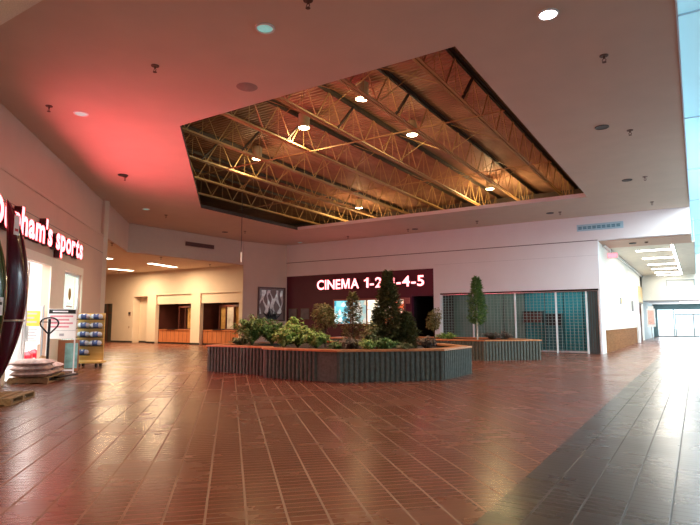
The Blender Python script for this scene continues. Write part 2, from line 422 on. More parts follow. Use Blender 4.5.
struct('trim_11', MB().box(-3.8, -3.72, 45.6, 51.0, 3.05, 4.3), mat('sand_panel', (.55, .38, .18), .6, var=.15))
d2 = struct('door_2', MB().box(-3.98, -3.9, 46.62, 50.45, 0, 3.05), mat('dark_red_door', (.10, .03, .02), .5, var=.2))
MB().box(-3.9, -3.84, 46.62, 46.8, 0, 3.05).box(-3.9, -3.84, 48.4, 48.6, 0, 3.05).box(-3.9, -3.84, 50.25, 50.45, 0, 3.05).build('door_frame', bframe, d2)
# skylight strip over the right side of the concourse
struct('wall_skylight', MB().box(0.0, .03, -7, 52, ZC-.02, 8.7).box(0.1, .13, 31.0, 52, ZS, ZC).box(0, .03, -7, 3.2, 5.4, ZC), sidewalk)
skyg = emis('skylight_glazing', (.33, .60, .70), .62)
sk = struct('window_1', MB().box(.03, 4.5, -7, 52, 7.1, 7.15), skyg)
mb = MB()
for i in range(10): mb.box(.03, 4.5, -6.9+i*6, -6.87+i*6, 7.07, 7.1)
for x in (1.5, 3.0): mb.box(x-.02, x+.02, -7, 52, 7.07, 7.1)
mb.build('window_frame', sidewalk, sk)
# glass entrance at the end
ew = MB().box(-3.8, 4.5, 64, 64.2, 2.75, 3.3).box(-3.8, -3.5, 64, 64.2, 0, 2.75)
struct('wall_far', ew, mat('teal_transom', (.20, .34, .36), .5, var=.05))
w2 = struct('window_2', MB().box(-3.5, 4.5, 64.08, 64.1, .05, 2.75), glass('entrance_glass', (.95, 1, 1), .06))
mb = MB()
for x in (-3.45, -2.0, 1.4, 2.9, 4.4): mb.box(x-.04, x+.04, 64.0, 64.07, .05, 2.75)
mb.box(-3.5, 4.5, 64.0, 64.07, 0, .1).build('window_frame', greym, w2)
d3 = struct('door_3', MB().box(-1.9, 1.3, 63.96, 64.0, 2.2, 2.3).box(-1.9, -1.82, 63.96, 64.0, 0, 2.2).box(1.22, 1.3, 63.96, 64.0, 0, 2.2).box(-.36, -.26, 63.96, 64.0, 0, 2.2), greym)
MB().box(-.62, -.58, 63.9, 63.94, .7, 1.5).box(-.04, 0, 63.9, 63.94, .7, 1.5).build('door_handle', chrome, d3)
# pavement outside
struct('ground', MB().add([(-40, 66, 0), (40, 66, 0), (40, 140, 0), (-40, 140, 0)], [(0, 1, 2, 3)]), mat('pale_concrete', (.6, .6, .58), .9, var=.1))

# ================================================================== ROOF STEEL
def make_joist(yA=4.2, yB=31.8):
    t = thing('roof_joist', 'open web steel joist', 'joist', (0, 0, 7.4), group=None)
    b = MB(); b.box(-.09, -.015, yA, yB, 0, .012).box(.015, .09, yA, yB, 0, .012).box(-.03, -.015, yA, yB, .012, .085).box(.015, .03, yA, yB, .012, .085)
    b.build('bottom_chord', steel, t)
    b = MB(); b.box(-.10, -.015, yA, yB, 1.12, 1.135).box(.015, .10, yA, yB, 1.12, 1.135).box(-.03, -.015, yA, yB, 1.03, 1.12).box(.015, .03, yA, yB, 1.03, 1.12)
    b.build('top_chord', dsteel, t)
    b = MB(); y = yA; k = 0; p = 1.35
    while y+p <= yB:
        b.bar((0, y, .06), (0, y+p/2, 1.08), .028); b.bar((0, y+p/2, 1.08), (0, y+p, .06), .028)
        b.bar((0, y+p/2, .06), (0, y+p/2, 1.08), .016)
        y += p
    b.build('web', steel, t)
    for yy in (9.6, 13.4): MB().bar((.01, yy, .06), (.01, yy+.95, 1.08), .075, .05).build('diagonal_brace', dsteel, t)
    return t
names = ['nearest the opening right edge', 'second from the opening right edge', 'third from the opening right edge', 'fourth from the opening right edge',
         'fifth from the opening right edge', 'sixth from the right, over the cut corner', 'seventh from the right, low at left', 'farthest left, along the dark far edge']
j0 = make_joist()
for k in range(8):
    o = j0 if k == 0 else dupthing(j0, (0, 0, 0))
    o.location = (-5.0-2.02*k, 0, 7.4); o['label'] = 'open web steel roof joist, '+names[k]; o['group'] = 'steel joists over the ceiling opening'
# bridging between the joists
def bridging(y, label):
    b = MB()
    for k in range(7):
        x0 = -5.0-2.02*k-.12; x1 = x0-2.02+.24
        b.bar((x0, y, .10), (x1, y, 1.0), .022); b.bar((x0, y+.05, 1.0), (x1, y+.05, .10), .022)
    return tag(b.build('cross_bridging', steel, loc=(0, 0, 7.4)), label, 'steel bracing', 'cross bracing rods between the joists')
bridging(12.3, 'row of crossed steel rods between the joists nearest the camera')
bridging(17.4, 'row of crossed steel rods between the joists across the middle of the opening')
bridging(22.6, 'row of crossed steel rods between the joists near the far opening edge')
def hrow(y, label):
    b = MB().bar((-20, y, 0), (-4.2, y, 0), .035); return tag(b.build('horizontal_brace', steel, loc=(0, 0, 7.385)), label, 'steel bracing', 'long rods under the joists')
hrow(14.6, 'long thin rod crossing beneath the joists at the near half'); hrow(20.4, 'long thin rod crossing beneath the joists at the far half')
# far girder and ducts in the dark of the plenum
tag(MB().box(-26, -.5, 29.2, 29.4, 7.2, 8.3).build('roof_girder', dsteel), 'dark deep steel girder across the far end of the roof space', 'girder')

# lamps in the roof
def make_lamp():
    t = thing('roof_lamp', '', 'lamp', (0, 0, 7.95))
    MB().lathe([(.17, .04), (.19, 0), (.19, .46), (.15, .5), (.02, .5)], 20).build('lamp_can', canlamp, t, smooth=False)
    MB().lathe([(.175, -.005), (.175, .02)], 20).build('lamp_lens', lampface, t)
    MB().tube([(0, 0, .5), (0, 0, .62)], .02).build('stem', dsteel, t)
    return t
ll = [(362, 99, 'round can lamp glowing near the top of the opening'), (304, 128, 'round can lamp glowing left of the opening centre, above the ferns'),
      (412, 135, 'round can lamp glowing at the centre right of the opening'), (257, 159, 'round can lamp glowing by the left corner of the opening'),
      (490, 189, 'round can lamp lighting the joists gold at the far right edge'), (359, 208, 'round can lamp glowing at the far edge above the cinema sign')]
l0 = make_lamp()
for i, (px, py, lb) in enumerate(ll):
    p = at(px, py, 7.95); o = l0 if i == 0 else dupthing(l0, p)
    o.location = p; o['label'] = lb; o['group'] = 'warm can lamps in the roof'
    light('lamp_light', 'POINT', p+Vector((0, 0, -.16)), [40, 40, 45, 80, 230, 110][i], (1, .74, .34), .12)
    light('lamp_spot', 'SPOT', p+Vector((0, 0, -.1)), [480, 480, 480, 750, 480, 750][i], (1, .72, .42), .15, spot=math.radians(130))

# ================================================================== CEILING FITTINGS
def make_can(lit):
    t = thing('recessed_downlight', '', 'downlight', (0, 0, ZC)); t.scale = (.72, .72, 1)
    MB().lathe([(.19, -.001), (.19, -.02), (.235, -.02), (.24, 0)], 24, cap=False).build('trim_ring', whitem if lit != 'dark' else blackm, t)
    if lit == 'on': MB().lathe([(.188, -.012), (.188, -.002)], 24).build('lens', emis('downlight_lens', (1, .95, .95), 30), t)
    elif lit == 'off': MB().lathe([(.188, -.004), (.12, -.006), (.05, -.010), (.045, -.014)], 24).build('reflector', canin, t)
    else: MB().lathe([(.188, -.012), (.188, -.002)], 24).build('baffle', blackm, t)
    return t
offc = [(265, 28, 'dim teal downlight near the top of the photo, above the opening'), (81, 113.5, 'dim teal downlight above the sports store sign'),
        (146, 209, 'small pale downlight over the far left of the ceiling'), (300, 242.5, 'pale downlight above the cinema sign')]
c0 = make_can('off')
for i, (px, py, lb) in enumerate(offc):
    o = c0 if i == 0 else dupthing(c0, (0, 0, 0)); o.location = at(px, py, ZC); o['label'] = lb; o['group'] = 'dim teal downlights'
o = make_can('on'); p = at(548, 14, ZC); o.location = p; o['label'] = 'bright lit white downlight at the top right of the ceiling'
light('downlight_light', 'SPOT', p+Vector((0, 0, -.05)), 500, (1, .93, .9), .15, spot=math.radians(120))
dk0 = make_can('dark')
dd = [(602, 127, 'black round downlight opening, nearest of the row right of the roof opening'), (627, 180, 'black round downlight beside the far right corner of the roof opening'),
      (550, 213, 'black round downlight above the white wall'), (123, 175, 'black round downlight in the pink lit ceiling at left'),
      (225, 232, 'black round downlight just beyond the lower left opening edge'), (415, 229, 'black round downlight above the right end of the cinema wall'), (259, 247, 'dark round downlight at the back corner above the framed display')]
for i, (px, py, lb) in enumerate(dd):
    o = dk0 if i == 0 else dupthing(dk0, (0, 0, 0)); o.location = at(px, py, ZC); o['label'] = lb; o['group'] = 'black round downlights'
tag(MB().lathe([(.05, -.03), (.13, -.025), (.22, -.008), (.23, 0)], 24).build('ceiling_speaker', mat('beige_grille', (.34, .25, .22), .8, var=.1), loc=at(247, 87, ZC)), 'flat round beige ceiling speaker left of the opening', 'speaker')

def make_spr():
    t = thing('sprinkler_head', '', 'sprinkler', (0, 0, ZC))
    MB().lathe([(.09, -.02), (.10, -.015), (.10, 0)], 14).build('escutcheon', sprk, t)
    b = MB().tube([(0, 0, -.02), (0, 0, -.08)], .022, 8)
    b.tube([(.02, 0, -.08), (.045, 0, -.12), (.012, 0, -.165)], .009, 6); b.tube([(-.02, 0, -.08), (-.045, 0, -.12), (-.012, 0, -.165)], .009, 6)
    b.lathe([(.05, -.175), (.05, -.167)], 12); b.build('nozzle', sprk, t)
    t.scale = (.8, .8, .8)
    return t
s0 = make_spr()
ss = [(155, 68, ZC, 'dark sprinkler between the two teal downlights'), (49, 108, ZC, 'dark sprinkler left of the teal downlight above the store sign'), (308, 3, ZC, 'dark sprinkler at the top edge of the photo'),
      (604, 58, ZC, 'sprinkler below the bright white downlight'), (630, 132, ZC, 'sprinkler right of the nearest black downlight'), (645, 178, ZC, 'sprinkler right of the black downlight by the opening corner'),
      (125, 178, ZC, 'sprinkler just under the black downlight in the pink ceiling'), (166, 216, ZC, 'small sprinkler below the left corner of the opening'), (205, 238, ZC, 'sprinkler above the long dark slot vent'),
      (245, 232, ZC, 'sprinkler beside the hanging cord'), (348, 237, ZC, 'sprinkler in the pink ceiling above the letters of the cinema sign'), (408, 230, ZC, 'small sprinkler left of the black downlight over the cinema wall'),
      (477, 222, ZC, 'sprinkler in the ceiling above the maroon and white wall joint'), (560, 213, ZC, 'sprinkler right of the black downlight above the white wall'), (652, 203, ZC, 'sprinkler near the right end of the header'),
      (112, 244, ZA, 'sprinkler above the left alcove light strips'), (161, 258, ZA, 'sprinkler behind the long alcove light strip'), (210, 265, ZA, 'sprinkler in the alcove ceiling below the slot vent'), (119, 272, ZA, 'sprinkler deep in the alcove ceiling, below the left strip')]
for i, (px, py, z, lb) in enumerate(ss):
    o = s0 if i == 0 else dupthing(s0, (0, 0, 0)); p = at(px, py, z-.05); p.z = z; o.location = p; o['label'] = lb; o['group'] = 'ceiling sprinklers'

# cord hanging out of the opening
d = FW+RT*((241-350)/CF)-UP*((262-262.5)/CF); tt = -17.1/d.x; pc = Vector((0, 0, CH))+d*tt
t = thing('hanging_rope', 'thin dark cord with a white end hanging from the roof opening', 'cord', (-17.1, pc.y, pc.z))
MB().tube([(0, 0, .42), (0, 0, 7.4-pc.z)], .014, 6).build('cord', blackm, t); MB().tube([(0, 0, 0), (0, 0, .44)], .03, 8).build('handle', whitem, t)

# alcove light strips
stripm = emis('strip_diffuser', (1, .80, .58), 9)
def strip(p, q, label, w=.28):
    p, q = Vector(p), Vector(q); c = (p+q)/2; d = q-p; t = thing('ceiling_light', label, 'light', (c.x, c.y, ZA), math.atan2(d.y, d.x), 'fluorescent strips in the alcove ceiling')
    l = d.length
    MB().box(-l/2-.05, l/2+.05, -w/2-.05, w/2+.05, -.05, 0).build('housing', whitem, t); MB().box(-l/2, l/2, -w/2, w/2, -.07, -.05).build('diffuser', stripm, t)
    light('strip_light', 'AREA', (c.x, c.y, ZA-.12), 380, (1, .74, .46), l, sy=.3, rot=(0, 0, math.atan2(d.y, d.x)))
strip(at(150, 262.5, ZA), at(175, 266.5, ZA), 'long lit strip in the alcove ceiling, below the slot vent', .34)
strip(at(110, 268, ZA), at(132, 270, ZA), 'lit strip deep in the alcove ceiling, lowest at left', .34)
strip(at(98, 256.5, ZA), at(111, 258, ZA), 'lit strip cut off by the store corner', .34)
t = thing('slot_vent', 'long dark slot air vent in the left fascia', 'vent', (-24.37, 21.6, 5.93), math.atan2(K.y-F1.y, K.x-F1.x))
MB().box(-1.0, 1.0, -.045, .0, -.12, .12).build('frame', mat('vent_brown', (.16, .05, .035), .5, var=.1), t)
b = MB()
for k in range(3): b.box(-.96, .96, -.055, -.045, -.08+k*.06, -.06+k*.06)
b.build('slat', blackm, t)
t.location = (F1+(K-F1)*.57)+Vector((.02, 0, 5.95))

# blue diffuser vent in the header
t = thing('air_vent', 'pale blue louvred air vent in the white header', 'vent', (-3.68, 27.96, 6.05))
vb = mat('vent_blue', (.38, .62, .74), .4, var=.05); vd = mat('vent_dark_blue', (.10, .28, .38), .5, var=.05)
MB().box(-1.02, 1.02, -.03, 0, -.16, .16).build('frame', vb, t)
b = MB()
for k in range(9):
    for z in (-.075, .0): b.box(-.95+k*.21, -.79+k*.21, -.04, -.03, z, z+.06)
b.build('louvre', vd, t)

# ================================================================== SIGNS
def poly_letter(pts, ext, mats):
    n = len(pts); me = bpy.data.meshes.new('glyph')
    tri = tessellate_polygon([[Vector((x, y, 0)) for x, y in pts]])
    v = [(x, y, ext) for x, y in pts]+[(x, y, -ext) for x, y in pts]
    f = [tuple(t) for t in tri]+[tuple(i+n for i in t[::-1]) for t in tri]+[(i, i+n, (i+1) % n+n, (i+1) % n) for i in range(n)]
    me.from_pydata(v, [], f)
    for m in mats: me.materials.append(m)
    for p in me.polygons: p.material_index = 0 if abs(p.normal.z) > .9 else 1
    return me
def letter_mesh(ch, ext, bold, mats):
    if ch == 'M': return poly_letter([(0, 0), (.13, 0), (.13, .50), (.31, 0), (.43, 0), (.61, .50), (.61, 0), (.74, 0), (.74, .72), (.55, .72), (.37, .20), (.19, .72), (0, .72)], ext, mats)
    if ch == '1': return poly_letter([(.16, 0), (.31, 0), (.31, .72), (.20, .72), (.13, .62), (0, .56), (0, .46), (.16, .50)], ext, mats)
    cu = bpy.data.curves.new('glyph', 'FONT'); cu.body = ch; cu.size = 1.0; cu.extrude = ext; cu.offset = bold; cu.resolution_u = 5
    ob = bpy.data.objects.new('glyph', cu); COL.objects.link(ob)
    dg = bpy.context.evaluated_depsgraph_get(); me = bpy.data.meshes.new_from_object(ob.evaluated_get(dg))
    bpy.data.objects.remove(ob); bpy.data.curves.remove(cu)
    me.materials.clear()
    for m in mats: me.materials.append(m)
    for p in me.polygons: p.material_index = 0 if p.normal.z > .9 else 1
    return me
def word(parent, text, x0, x1, z0, hcap, ext, bold, mats, gap=.10, space=.32, base_y=0, box=None):
    """letters along parent's local x, standing in local z, facing local -y"""
    items = []; x = 0
    for ch in text:
        if ch == ' ': x += space; continue
        me = letter_mesh(ch, ext, bold, mats)
        xs = [v.co.x for v in me.vertices]; items.append((ch, me, x-min(xs))); x += max(xs)-min(xs)+gap
    tot = x-gap; sx = (x1-x0)/tot; sz = hcap/.72
    for ch, me, off in items:
        o = bpy.data.objects.new('letter', me); COL.objects.link(o); o.parent = parent
        for v in me.vertices:
            X_, Y_, Z_ = v.co; v.co = ((X_+off)*sx+x0, -Z_-ext, Y_*sz+z0)
        me.update()
    return sx
# store sign: local x runs along the wall away from the camera, local -y points to the mall
p = W(OW+.02, 12.75); t = thing('store_sign', "lit pinkish channel letters reading Dunham's sports on the store wall", 'sign', (p.x, p.y, 3.68), R135)
word(t, "Dunham's", 0, 4.15, 0, .66, .09, .036, [letterf, red_ret], gap=.05)
word(t, "sports", 4.51, 7.42, 0, .66, .09, .036, [letterf, red_ret], gap=.05)
MB().box(-.05, 4.15, -.015, .0, .02, .42).box(4.45, 7.5, -.015, .0, .02, .42).build('raceway', mat('dark_maroon_raceway', (.06, .01, .015), .5, var=.1), t)
for k in range(4):
    o = light('sign_glow', 'AREA', W(OW+.24, 14.2+k*1.85, 4.0), 92, (1, .105, .15), 1.6, sy=.6, rot=(math.radians(100), 0, math.radians(-45)))
    o.data.spread = math.radians(150)
t = thing('cinema_sign', 'lit white letters reading CINEMA 1-2-3-4-5 on the maroon wall', 'sign', (-20.42, 27.98, 3.55))
C_X = (-20.3, -17.16, -16.8, -12.85)
word(t, "CINEMA", C_X[0]+20.42, C_X[1]+20.42, 0, .60, .07, .022, [letterc, red_ret], gap=.09)
word(t, "1-2-3-4-5", C_X[2]+20.42, C_X[3]+20.42, 0, .60, .07, .020, [letterc, red_ret], gap=.09)
light('cinema_glow', 'AREA', (-16.6, 27.75, 3.9), 25, (1, .14, .2), 7, sy=.6, rot=(math.radians(97), 0, math.radians(180)))

# ================================================================== CINEMA FRONT
t = thing('poster_display', 'long lit cinema display case behind the trees, with four bright posters', 'display case', (-16.6, 28, 1.4))
pink = mat('pink_brown_frame', (.35, .10, .08), .4, var=.1)
MB().box(-2.5, 2.5, -.10, 0, 1.40, 1.5).box(-2.5, 2.5, -.10, 0, -.08, 0).box(-2.5, -2.42, -.1, 0, 0, 1.4).box(2.42, 2.5, -.1, 0, 0, 1.4).box(-1.25, -1.17, -.1, 0, 0, 1.4).box(-.1, -.02, -.1, 0, 0, 1.4).box(1.1, 1.18, -.1, 0, 0, 1.4).build('frame', pink, t)
def poster_mat(name, cols, s, sc=3.0):
    m, nt, b = newmat(name); tc = nt.nodes.new('ShaderNodeTexCoord'); n = nt.nodes.new('ShaderNodeTexVoronoi'); n.inputs['Scale'].default_value = sc
    r = nt.nodes.new('ShaderNodeValToRGB'); r.color_ramp.interpolation = 'EASE'
    e = r.color_ramp.elements; e[0].color = (*cols[0], 1); e[1].color = (*cols[-1], 1)
    for i, c in enumerate(cols[1:-1]): k = e.new((i+1)/(len(cols)-1)); k.color = (*c, 1)
    sp = nt.nodes.new('ShaderNodeSeparateColor'); nt.links.new(tc.outputs['Object'], n.inputs['Vector'])
    nt.links.new(n.outputs['Color'], sp.inputs[0]); nt.links.new(sp.outputs[0], r.inputs['Fac'])
    nt.links.new(r.outputs[0], b.inputs['Base Color']); nt.links.new(r.outputs[0], b.inputs['Emission Color']); b.inputs['Emission Strength'].default_value = s
    return m
pm = [poster_mat('poster_teal', [(.02, .25, .35), (.15, .6, .7), (.8, .9, .85)], 1.3), poster_mat('poster_white', [(.8, .8, .7), (.3, .5, .5), (.8, .75, .5)], 1.0),
      poster_mat('poster_cream', [(.95, .85, .55), (.9, .9, .8), (.9, .75, .4)], 1.5), poster_mat('poster_orange', [(.9, .8, .7), (.8, .15, .05), (.5, .1, .05), (.9, .7, .5)], 1.1, 5)]
for i, (a, b_) in enumerate(((-2.42, -1.25), (-1.17, -.1), (-.02, 1.1), (1.18, 2.42))):
    o = MB().box(a, b_, -.05, -.02, 0, 1.4).build('poster', pm[i], t); o['label'] = ['teal and white poster', 'pale mixed poster', 'cream yellow poster', 'orange and red poster'][i]
t = thing('notice_board', 'small grey framed panel on the maroon wall, left one beside the framed display', 'notice board', (-22.35, 28, 1.65), group='grey panels on the maroon wall')
gp = mat('grey_notice', (.13, .11, .14), .4, var=.25, scale=4)
MB().box(-.36, .36, -.04, 0, 0, .75).build('frame', bframe, t); MB().box(-.32, .32, -.05, -.04, .04, .71).build('panel', gp, t)
dupthing(t, (-21.35, 28, 1.65), 'small grey framed panel on the maroon wall, right one left of the lit display')
tag(MB().box(-.16, .16, -.06, 0, 0, .34).build('wall_placard', mat('placard_pink', (.5, .16, .14), .5, var=.2), loc=(-13.98, 28, 2.55)), 'small pink framed placard beside the dark cinema doorway', 'placard')

# framed display on the angled wall
dv = (Q-K).normalized(); ang = math.atan2(dv.y, dv.x)
cpt = K+dv*2.05
t = thing('framed_display', 'brown framed window display with pale draped sheets and dark foliage shape', 'display', (cpt.x+dv.y*.005, cpt.y-dv.x*.005, 1.55), ang)
MB().box(-1.0, 1.0, -.09, 0, 0, .09).box(-1.0, 1.0, -.09, 0, 2.1, 2.2).box(-1.0, -.9, -.09, 0, .09, 2.1).box(.9, 1.0, -.09, 0, .09, 2.1).build('frame', bframe, t)
MB().box(-.9, .9, -.02, 0, .09, 2.1).build('backing', mat('dark_taupe', (.22, .15, .13), .4, var=.2), t)
silver = mat('silver_sheet', (.85, .80, .75), .35, metal=.2, var=.2, scale=5)
for k in range(7):
    x = -.78+k*.25; b = MB(); pts = []
    for i in range(9): pts.append((x+.10*math.sin(i*.9+k*1.7)+(.03*i-.1)*(1 if k % 2 else -1), -.045, 2.0-i*.19))
    vs = []; 
    for i, q_ in enumerate(pts): w_ = .075+.03*math.sin(i+k); vs += [(q_[0]-w_, q_[1], q_[2]), (q_[0]+w_, q_[1]-.03*math.sin(i*1.3+k), q_[2])]
    b.add(vs, [(2*i, 2*i+1, 2*i+3, 2*i+2) for i in range(8)]); b.build('drape', silver, t)
b = MB()
for k in range(26):
    a = random.uniform(.2, PI-.2); l = random.uniform(.3, .75); x = random.uniform(-.35, .35)
    b.bar((x, -.06, .12), (max(-.85, min(.85, x+l*math.cos(a))), -.07, .12+l*math.sin(a)), .07, .02)
b.build('foliage_silhouette', blackm, t)

# ================================================================== ALCOVE BAYS
def bay(x0, x1, label):
    t = thing('service_counter', label, 'counter', ((x0+x1)/2, YA+.32, 0), group='orange wood counters in the alcove bays')
    h = (x1-x0)/2-.02
    b = MB().box(-h, h, 0, .5, .1, .93); b.build('front_panel', counterw, t)
    k = -h+.42
    while k < h-.3: MB().box(k, k+.02, -.006, 0, .12, .92).build('panel_joint', bframe, t); k += .42
    MB().box(-h, h, -.06, .55, .93, .98).build('counter_top', counterw, t); MB().box(-h, h, .03, .5, 0, .1).build('toe_kick', base_m, t)
    tr = MB().box(-.45-h*.2, .35-h*.2, -.1, .2, .98, 1.03).build('tray', blackm, t)
    return t
bay(b10, b11, 'orange wood service counter in the left alcove bay'); bay(b20, b21, 'orange wood service counter in the right alcove bay, beside the ferns')
pane_m = mat('smoky_glass', (.42, .38, .34), .15, var=.3, scale=2)
def ticket(xa, xb, f0, label, golds, panes, bars):
    w_ = xb-xa; x0 = xa+f0*w_; t = thing('ticket_window', label, 'window', (x0, YA+1.0, 0), group='windows behind the alcove counters')
    L_ = (1-f0)*w_; F = lambda f: (f-f0)*w_
    b = MB().box(0, L_, -.04, .04, 2.5, 2.62).box(0, L_, -.04, .04, .98, 1.05)
    for f in bars: b.box(F(f)-.03, F(f)+.03, -.04, .04, 1.05, 2.5)
    b.build('frame', brownd, t)
    for a, c in golds:
        n_ = 18; vs = []
        for i in range(n_+1):
            x = F(a)+(F(c)-F(a))*i/n_; vs += [(x, .10+.03*math.sin(i*1.8), 1.05), (x, .10+.03*math.sin(i*1.8), 2.5)]
        MB().add(vs, [(2*i, 2*i+2, 2*i+3, 2*i+1) for i in range(n_)]).build('curtain', gold, t)
    for a, c in panes: MB().box(F(a), F(c), .0, .02, 1.05, 2.5).build('pane', pane_m, t)
ticket(b10, b11, .34, 'brown framed window with a gold curtain in the left alcove bay', [(.57, .86)], [], (.36, .54, .87, .985))
ticket(b20, b21, .22, 'brown framed window with curtains and pale glass in the right alcove bay', [(.24, .38), (.62, .76)], [(.43, .6), (.79, .99)], (.23, .40, .61, .77, .985))
light('bay_light', 'AREA', ((b10+b11)/2, YA+.55, 2.9), 26, (1, .72, .42), .6); light('bay_light', 'AREA', ((b20+b21)/2, YA+.55, 2.9), 30, (1, .72, .42), .6)
tag(MB().box(-.12, .12, -.05, 0, -.14, .14).box(-.1, .1, -.055, -.05, -.02, .1, 1).build('thermostat', [mat('taupe_plastic', (.25, .15, .10), .5, var=.1), blackm], loc=(X(129.3), YA, 2.1)), 'small brown wall box on the cream alcove wall', 'wall box')
tag(MB().box(-.05, .05, -.02, 0, -.07, .07).build('wall_switch', mat('tan_plastic', (.4, .25, .15), .5, var=.1), loc=(X(129.0), YA, 1.12)), 'tiny switch plate below the brown wall box', 'switch')

# ================================================================== SHOP GRILLE
gx = [XG0+.05, -10.1, -7.86, -5.85, -4.45]
t = thing('security_grille', 'closed rolling mesh security grille across the teal lit shopfront', 'grille', (0, 28.1, 0))
MB().box(XG0, XG1, -.06, .06, 2.98, 3.07).build('top_rail', chrome, t); MB().box(XG0, -4.4, -.03, .03, .02, .10).build('bottom_rail', chrome, t)
MB().box(XG0, XG1, -.12, -.06, 3.0, 3.12).build('dark_head_frame', blackm, t)  # dark frame along the top of the grille
gm = mat('grille_aluminium', (.20, .28, .26), .5, metal=0, var=.05)
for i in range(4):
    b = MB(); x0, x1 = gx[i]+.04, gx[i+1]-.04; nx = max(3, int((x1-x0)/.17)); nz = 19
    for k in range(nx+1):
        x = x0+(x1-x0)*k/nx; b.box(x-.010, x+.010, -.01, .01, .10, 2.98)
    for k in range(nz+1):
        z = .16+k*.148; 
        # links sag and lift a little from bar to bar
        for j in range(nx): 
            xa = x0+(x1-x0)*j/nx; xb = x0+(x1-x0)*(j+1)/nx; xm = (xa+xb)/2
            b.bar((xa, 0, z), (xm, 0, z-.02), .016); b.bar((xm, 0, z-.02), (xb, 0, z), .016)
    b.build('mesh_panel', gm, t)
pm_ = mat('grille_post_white', (.75, .80, .80), .4, var=.03)
for x in gx: MB().box(x-.04, x+.04, -.05, .05, 0, 2.98).build('post', pm_, t)
for k in range(8):
    x = -4.36+k*.055; MB().bar((x, -.02+.05*(k % 2), 0.03), (x+.01, -.02+.05*(k % 2), 2.97), .018, .05).build('folded_slat', mat('folded_slat_dark', (.10, .12, .12), .4, metal=.4) if k == 0 else MATS['folded_slat_dark'], t)
MB().box(-3.93, -3.86, -.12, 0, 0, 2.95).build('end_post', chrome, t)
# what stands behind it
t = thing('display_wall', 'teal and grey green panelled display wall behind the grille', 'wall panels', (0, 29.9, 0))
for i, (a, b_) in enumerate(((XG0, -10.1), (-10.08, -7.88), (-7.84, -5.88), (-5.84, -4.0))):
    MB().box(a, b_, 0, .06, 0, 3.05).build('panel', [graypan, graypan, tealglow, tealglow][i], t)
for x in (-6.8, -4.9, -9.0): MB().box(x-.02, x+.02, -.02, 0, 0, 3.05).build('panel_joint', blackm, t)
tag(MB().box(-.52, .52, -.15, .15, 0, .62).box(-.48, .48, -.16, -.15, .06, .56, 1).build('hanging_board', [blackm, brownd], loc=(-7.35, 29.6, 1.45)), 'dark red brown board behind the third grille bay', 'board')
tag(MB().box(-.42, .42, -.2, .2, 0, 1.95).box(-.38, .38, -.21, -.2, 1.3, 1.9, 1).build('tall_cabinet', [mat('deep_teal', (.01, .08, .09), .5, var=.1), blackm], loc=(-6.25, 29.6, 0)), 'tall dark teal cabinet behind the grille, right of the brown board', 'cabinet')
light('shop_light', 'AREA', (-5.9, 28.9, 3.3), 34, (.55, .95, 1), 3.2, sy=.6); light('shop_light', 'AREA', (-9.9, 28.9, 3.3), 16, (.8, 1, .9), 3, sy=.6)

# ================================================================== CORRIDOR FITTINGS
cst = emis('corridor_tube', (1, .97, .88), 14)
for i, (py, lb) in enumerate(((250, 'nearest'), (258, 'second'), (265, 'third'), (270, 'fourth'), (274.5, 'fifth'), (278, 'farthest'))):
    y_ = [33, 37.2, 41.3, 45, 48.3, 51][i]
    t = thing('corridor_light', lb+' crosswise light strip on the corridor ceiling', 'light', (-1.75, y_, ZS-.003), group='crosswise strips on the corridor ceiling')
    MB().box(-.85, .85, -.2, .2, -.05, 0).build('housing', whitem, t); MB().box(-.83, .83, -.17, .17, -.08, -.05).build('diffuser', cst, t)
light('corridor_area', 'AREA', (-1.7, 36, 5.25), 300, (1, .93, .80), 1.6, sy=6); light('corridor_area', 'AREA', (-1.7, 46, 5.25), 300, (1, .93, .80), 1.6, sy=8)
t = thing('long_light_strip', 'long white light strip running down the corridor ceiling', 'light', (-.85, 41, ZS-.003))
MB().box(-.07, .07, -9.8, 10, -.05, 0).build('housing', whitem, t); MB().box(-.05, .05, -9.8, 10, -.07, -.05).build('diffuser', cst, t)
t = thing('wall_glow_sign', 'glowing pink red sign at the top of the corridor entrance wall', 'sign', (-3.62, 31.4, 5.0))
MB().box(-.3, .3, -.06, .06, -.14, .14).build('housing', whitem, t); MB().box(-.27, .27, -.075, -.06, -.11, .11).build('face', emis('pink_sign_face', (1, .2, .25), 2.2), t); MB().box(-.02, .02, -.02, .02, .14, .33).build('bracket', greym, t)
tag(MB().lathe([(.06, -.05), (.16, -.04), (.17, 0)], 16).build('smoke_detector', blackm, loc=(-2.45, 29.6, ZS-.04)), 'dark round detector under the header soffit', 'detector')
tag(MB().lathe([(.04, -.06), (.08, -.04), (.08, 0)], 12).build('soffit_sprinkler', sprk, loc=(-1.85, 29.5, ZS-.04)), 'small sprinkler beside the dark detector under the header', 'sprinkler')
tag(MB().box(0, .07, -.3, .3, -.2, .2).box(.07, .075, -.25, .25, -.15, .15, 1).build('wall_plaque', [greym, mat('amber_plaque', (.75, .42, .12), .5, var=.1)], loc=(-3.8, 36.0, 2.75)), 'small amber plaque on the white corridor wall', 'plaque')
tag(MB().box(0, .12, -.2, .2, -.35, .35).build('call_box', mat('grey_box', (.3, .3, .3), .5, var=.1), loc=(-3.8, 42.5, 2.6)), 'small grey box high on the corridor wall', 'wall box')
t = thing('sign_stand', 'white and red sign on a grey stand at the far end of the corridor', 'sign stand', (-3.2, 51.2, 0))
MB().box(-.3, .3, -.05, .05, 1.1, 2.6).box(-.2, .2, -.05, .05, 2.6, 2.8).build('panel', whitem, t); MB().box(-.22, .22, -.06, -.05, 1.3, 2.45).build('red_print', mat('faded_red', (.80, .48, .42), .6, var=.25, scale=9), t)
MB().box(-.04, .04, -.04, .04, .04, 1.1).build('post', greym, t); MB().box(-.3, .3, -.25, .25, 0, .04).build('foot', greym, t)
